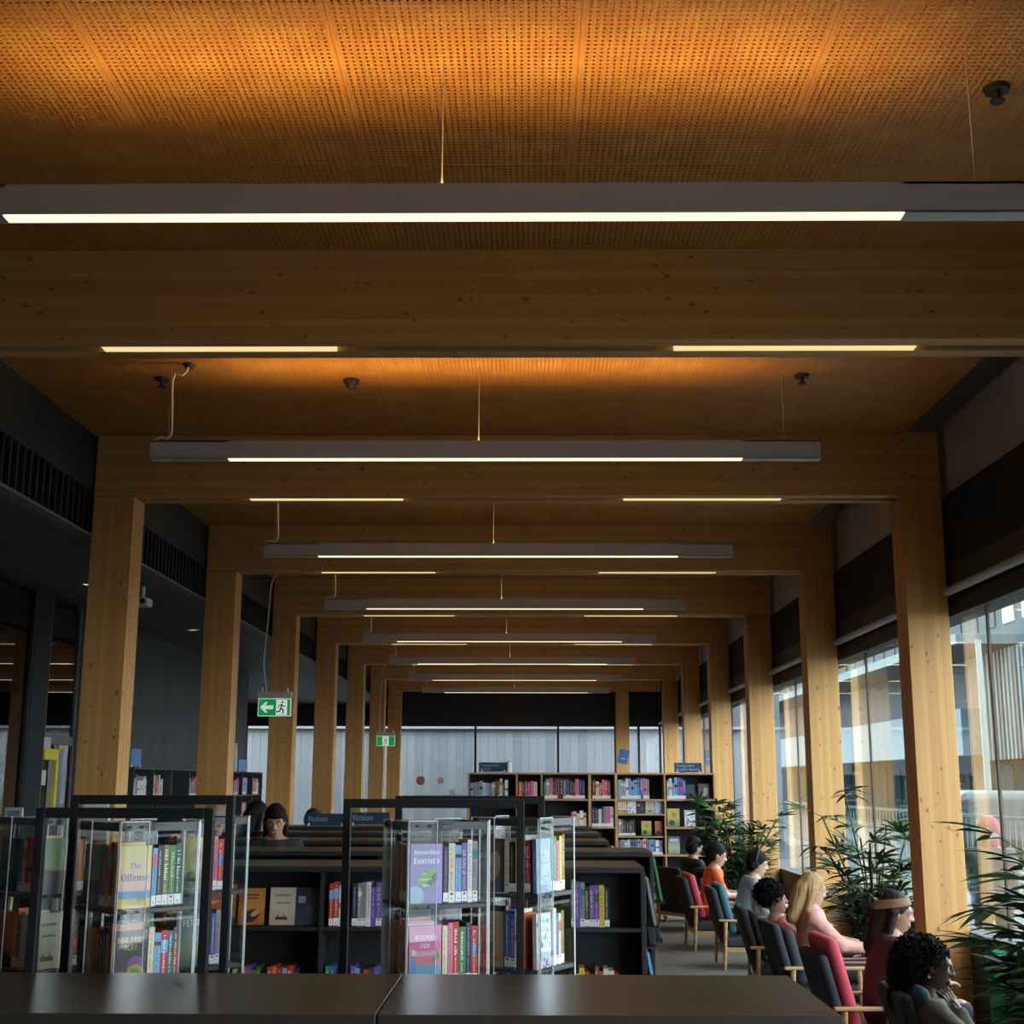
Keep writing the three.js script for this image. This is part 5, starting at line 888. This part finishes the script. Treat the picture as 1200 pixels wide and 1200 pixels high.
{ const turn = F90 - .12, p = person('woman in an olive grey sweater resting her chin on her hand', 2.15, 7.24, turn, { skin: SK.brown, top: M(.115, .105, .085, .9), hair: bigCurl, lean: -.26, slouch: .36, hipY: .30, hipZ: .08, curls: .035, curlFreq: 7, inflate: .016, head: { pitch: .16, yaw: -.22 }, cell: .011, headCell: .0042, handCell: .0042, clothCell: .011, hairCell: .006, hairBox: [.22, .36, .3], hairMat: P(.009, .008, .008, .7, { specularIntensity: .4 }),
    hands: [[-.07, .715, .17], [.03, .635, .19]], poles: [[-.5, -1, .9], [.7, -.8, .6]], palm: [[.75, .1, -.6], [-.2, .6, -.8]], handDir: [[.2, .8, -.5], [-.75, .5, -.1]], curl: .6 });
  const er = thing('earring', 'small drop earring worn by the woman resting her chin', 'earring', [2.15, 0, -7.24], turn); const e = inHead(p, [-.082, -.042, -.006]); obj('bead', new THREE.SphereGeometry(.0075, 12, 10).translate(...e), M(.8, .78, .74, .2), er); obj('hook', rod([e[0], e[1] + .005, e[2]], [e[0], e[1] + .018, e[2]], .0015, .0015, 6), steel, er); }
// readers standing between the low bookcases, facing the camera
person('woman with shoulder-length dark hair and fringe standing between low bookcases', at(325, 965, 10.85)[0], 10.85, .1, { standing: true, skin: SK.tan, top: M(.018, .016, .02, .85), hair: [...longHair, ell([0, .075, .055], [.06, .03, .035])], lean: 0, slouch: .1, head: { pitch: .35 }, headFwd: .1, hands: [[-.12, 1.1, .25], [.12, 1.1, .25]], hairBox: [.17, .38, .24] });
person('person in black with dark hair standing behind the woman with fringe', at(303, 955, 12.6)[0], 12.55, 2.4, { standing: true, skin: SK.tan, top: M(.014, .012, .018, .85), hair: longHair, lean: 0, slouch: .05, head: { pitch: .1 }, hands: [[-.12, 1.1, .25], [.12, 1.1, .25]], headCell: .009, hairBox: [.17, .38, .24] });
person('person with long light brown hair standing by the second low bookcase', at(250, 960, 10.56)[0], 10.56, 2.7, { standing: true, skin: SK.light, top: M(.22, .17, .14, .85), hair: longHair, lean: 0, slouch: .1, head: { pitch: .3 }, hands: [[-.2, .85, .12], [.2, .85, .12]], headCell: .009, hairBox: [.17, .38, .24], hairMat: M(.2, .14, .09, .6) });
person('person with brown hair behind the Fiction signs', at(366, 955, 16.4)[0], 16.4, 1.2, { standing: true, hipY: .78, skin: SK.light, top: M(.03, .03, .035, .85), hair: shortHair, lean: 0, slouch: .1, scale: 1, head: { pitch: .4 }, hands: [[-.12, 1.05, .25], [.12, 1.05, .25]], headCell: .009, hairMat: M(.05, .03, .02, .6) });
// passer-by outside with a pink umbrella, and small things on the sill
{ const p = at(1160, 972, 12.6); person('passer-by with a pink knitted hood walking along the pavement outside', p[0], 12.6, 2.6, { standing: true, hipY: .8, skin: SK.light, top: M(.07, .07, .075, .8), topName: 'coat', pants: M(.05, .055, .06, .8), hair: [ell([0, .04, -.02], [.1, .115, .115]), cap([0, -.06, -.04], [0, -.12, -.04], .085, .09)], hairMat: M(.19, .045, .06, .8), lean: 0, slouch: .1, head: {}, hands: [[-.15, .7, .1], [.15, .7, .1]], headCell: .009, hairBox: [.17, .34, .24] });
  const s = thing('tote_bag', 'light brown canvas tote bag standing on the window sill', 'bag', [3.52, .74, -15.9]); obj('bag_body', pillowGeo(.3, .26, .14, .05, .3).rotateY(F90).translate(0, .14, 0), M(.26, .18, .11, .9), s); for (const q of [-1, 1]) obj('strap', tube([[q * .05, .24, -.07], [q * .05, .36, 0], [q * .05, .24, .07]], .007, 14, 6), M(.3, .22, .14, .9), s);
  const b = thing('dark_bundle', 'dark blue folded coat lying on the sill before the tote bag', 'coat', [3.52, .74, -15.2]); obj('folded_cloth', pillowGeo(.5, .12, .14, .05, .4).rotateY(F90).translate(0, .07, 0), M(.02, .025, .045, .9), b);
  const g = thing('green_bin', 'slim green bin standing behind the large palm', 'bin', [3.37, 0, -9.6]); obj('bin_body', new THREE.LatheGeometry([[0, 0], [.06, 0], [.07, .72], [.064, .72], [.055, .04], [0, .04]].map(([a, c]) => new THREE.Vector2(a, c)), 24), M(.02, .3, .12, .5), g);
  const r = thing('red_ball', 'red round floor cushion beside the low window upstand behind the large palm', 'cushion', [3.2, 0, -8.4]); obj('cover', new THREE.SphereGeometry(.2, 24, 16).scale(1, .85, 1).translate(0, .172, 0), M(.38, .025, .03, .7), r); }
renderer.render(scene, camera);
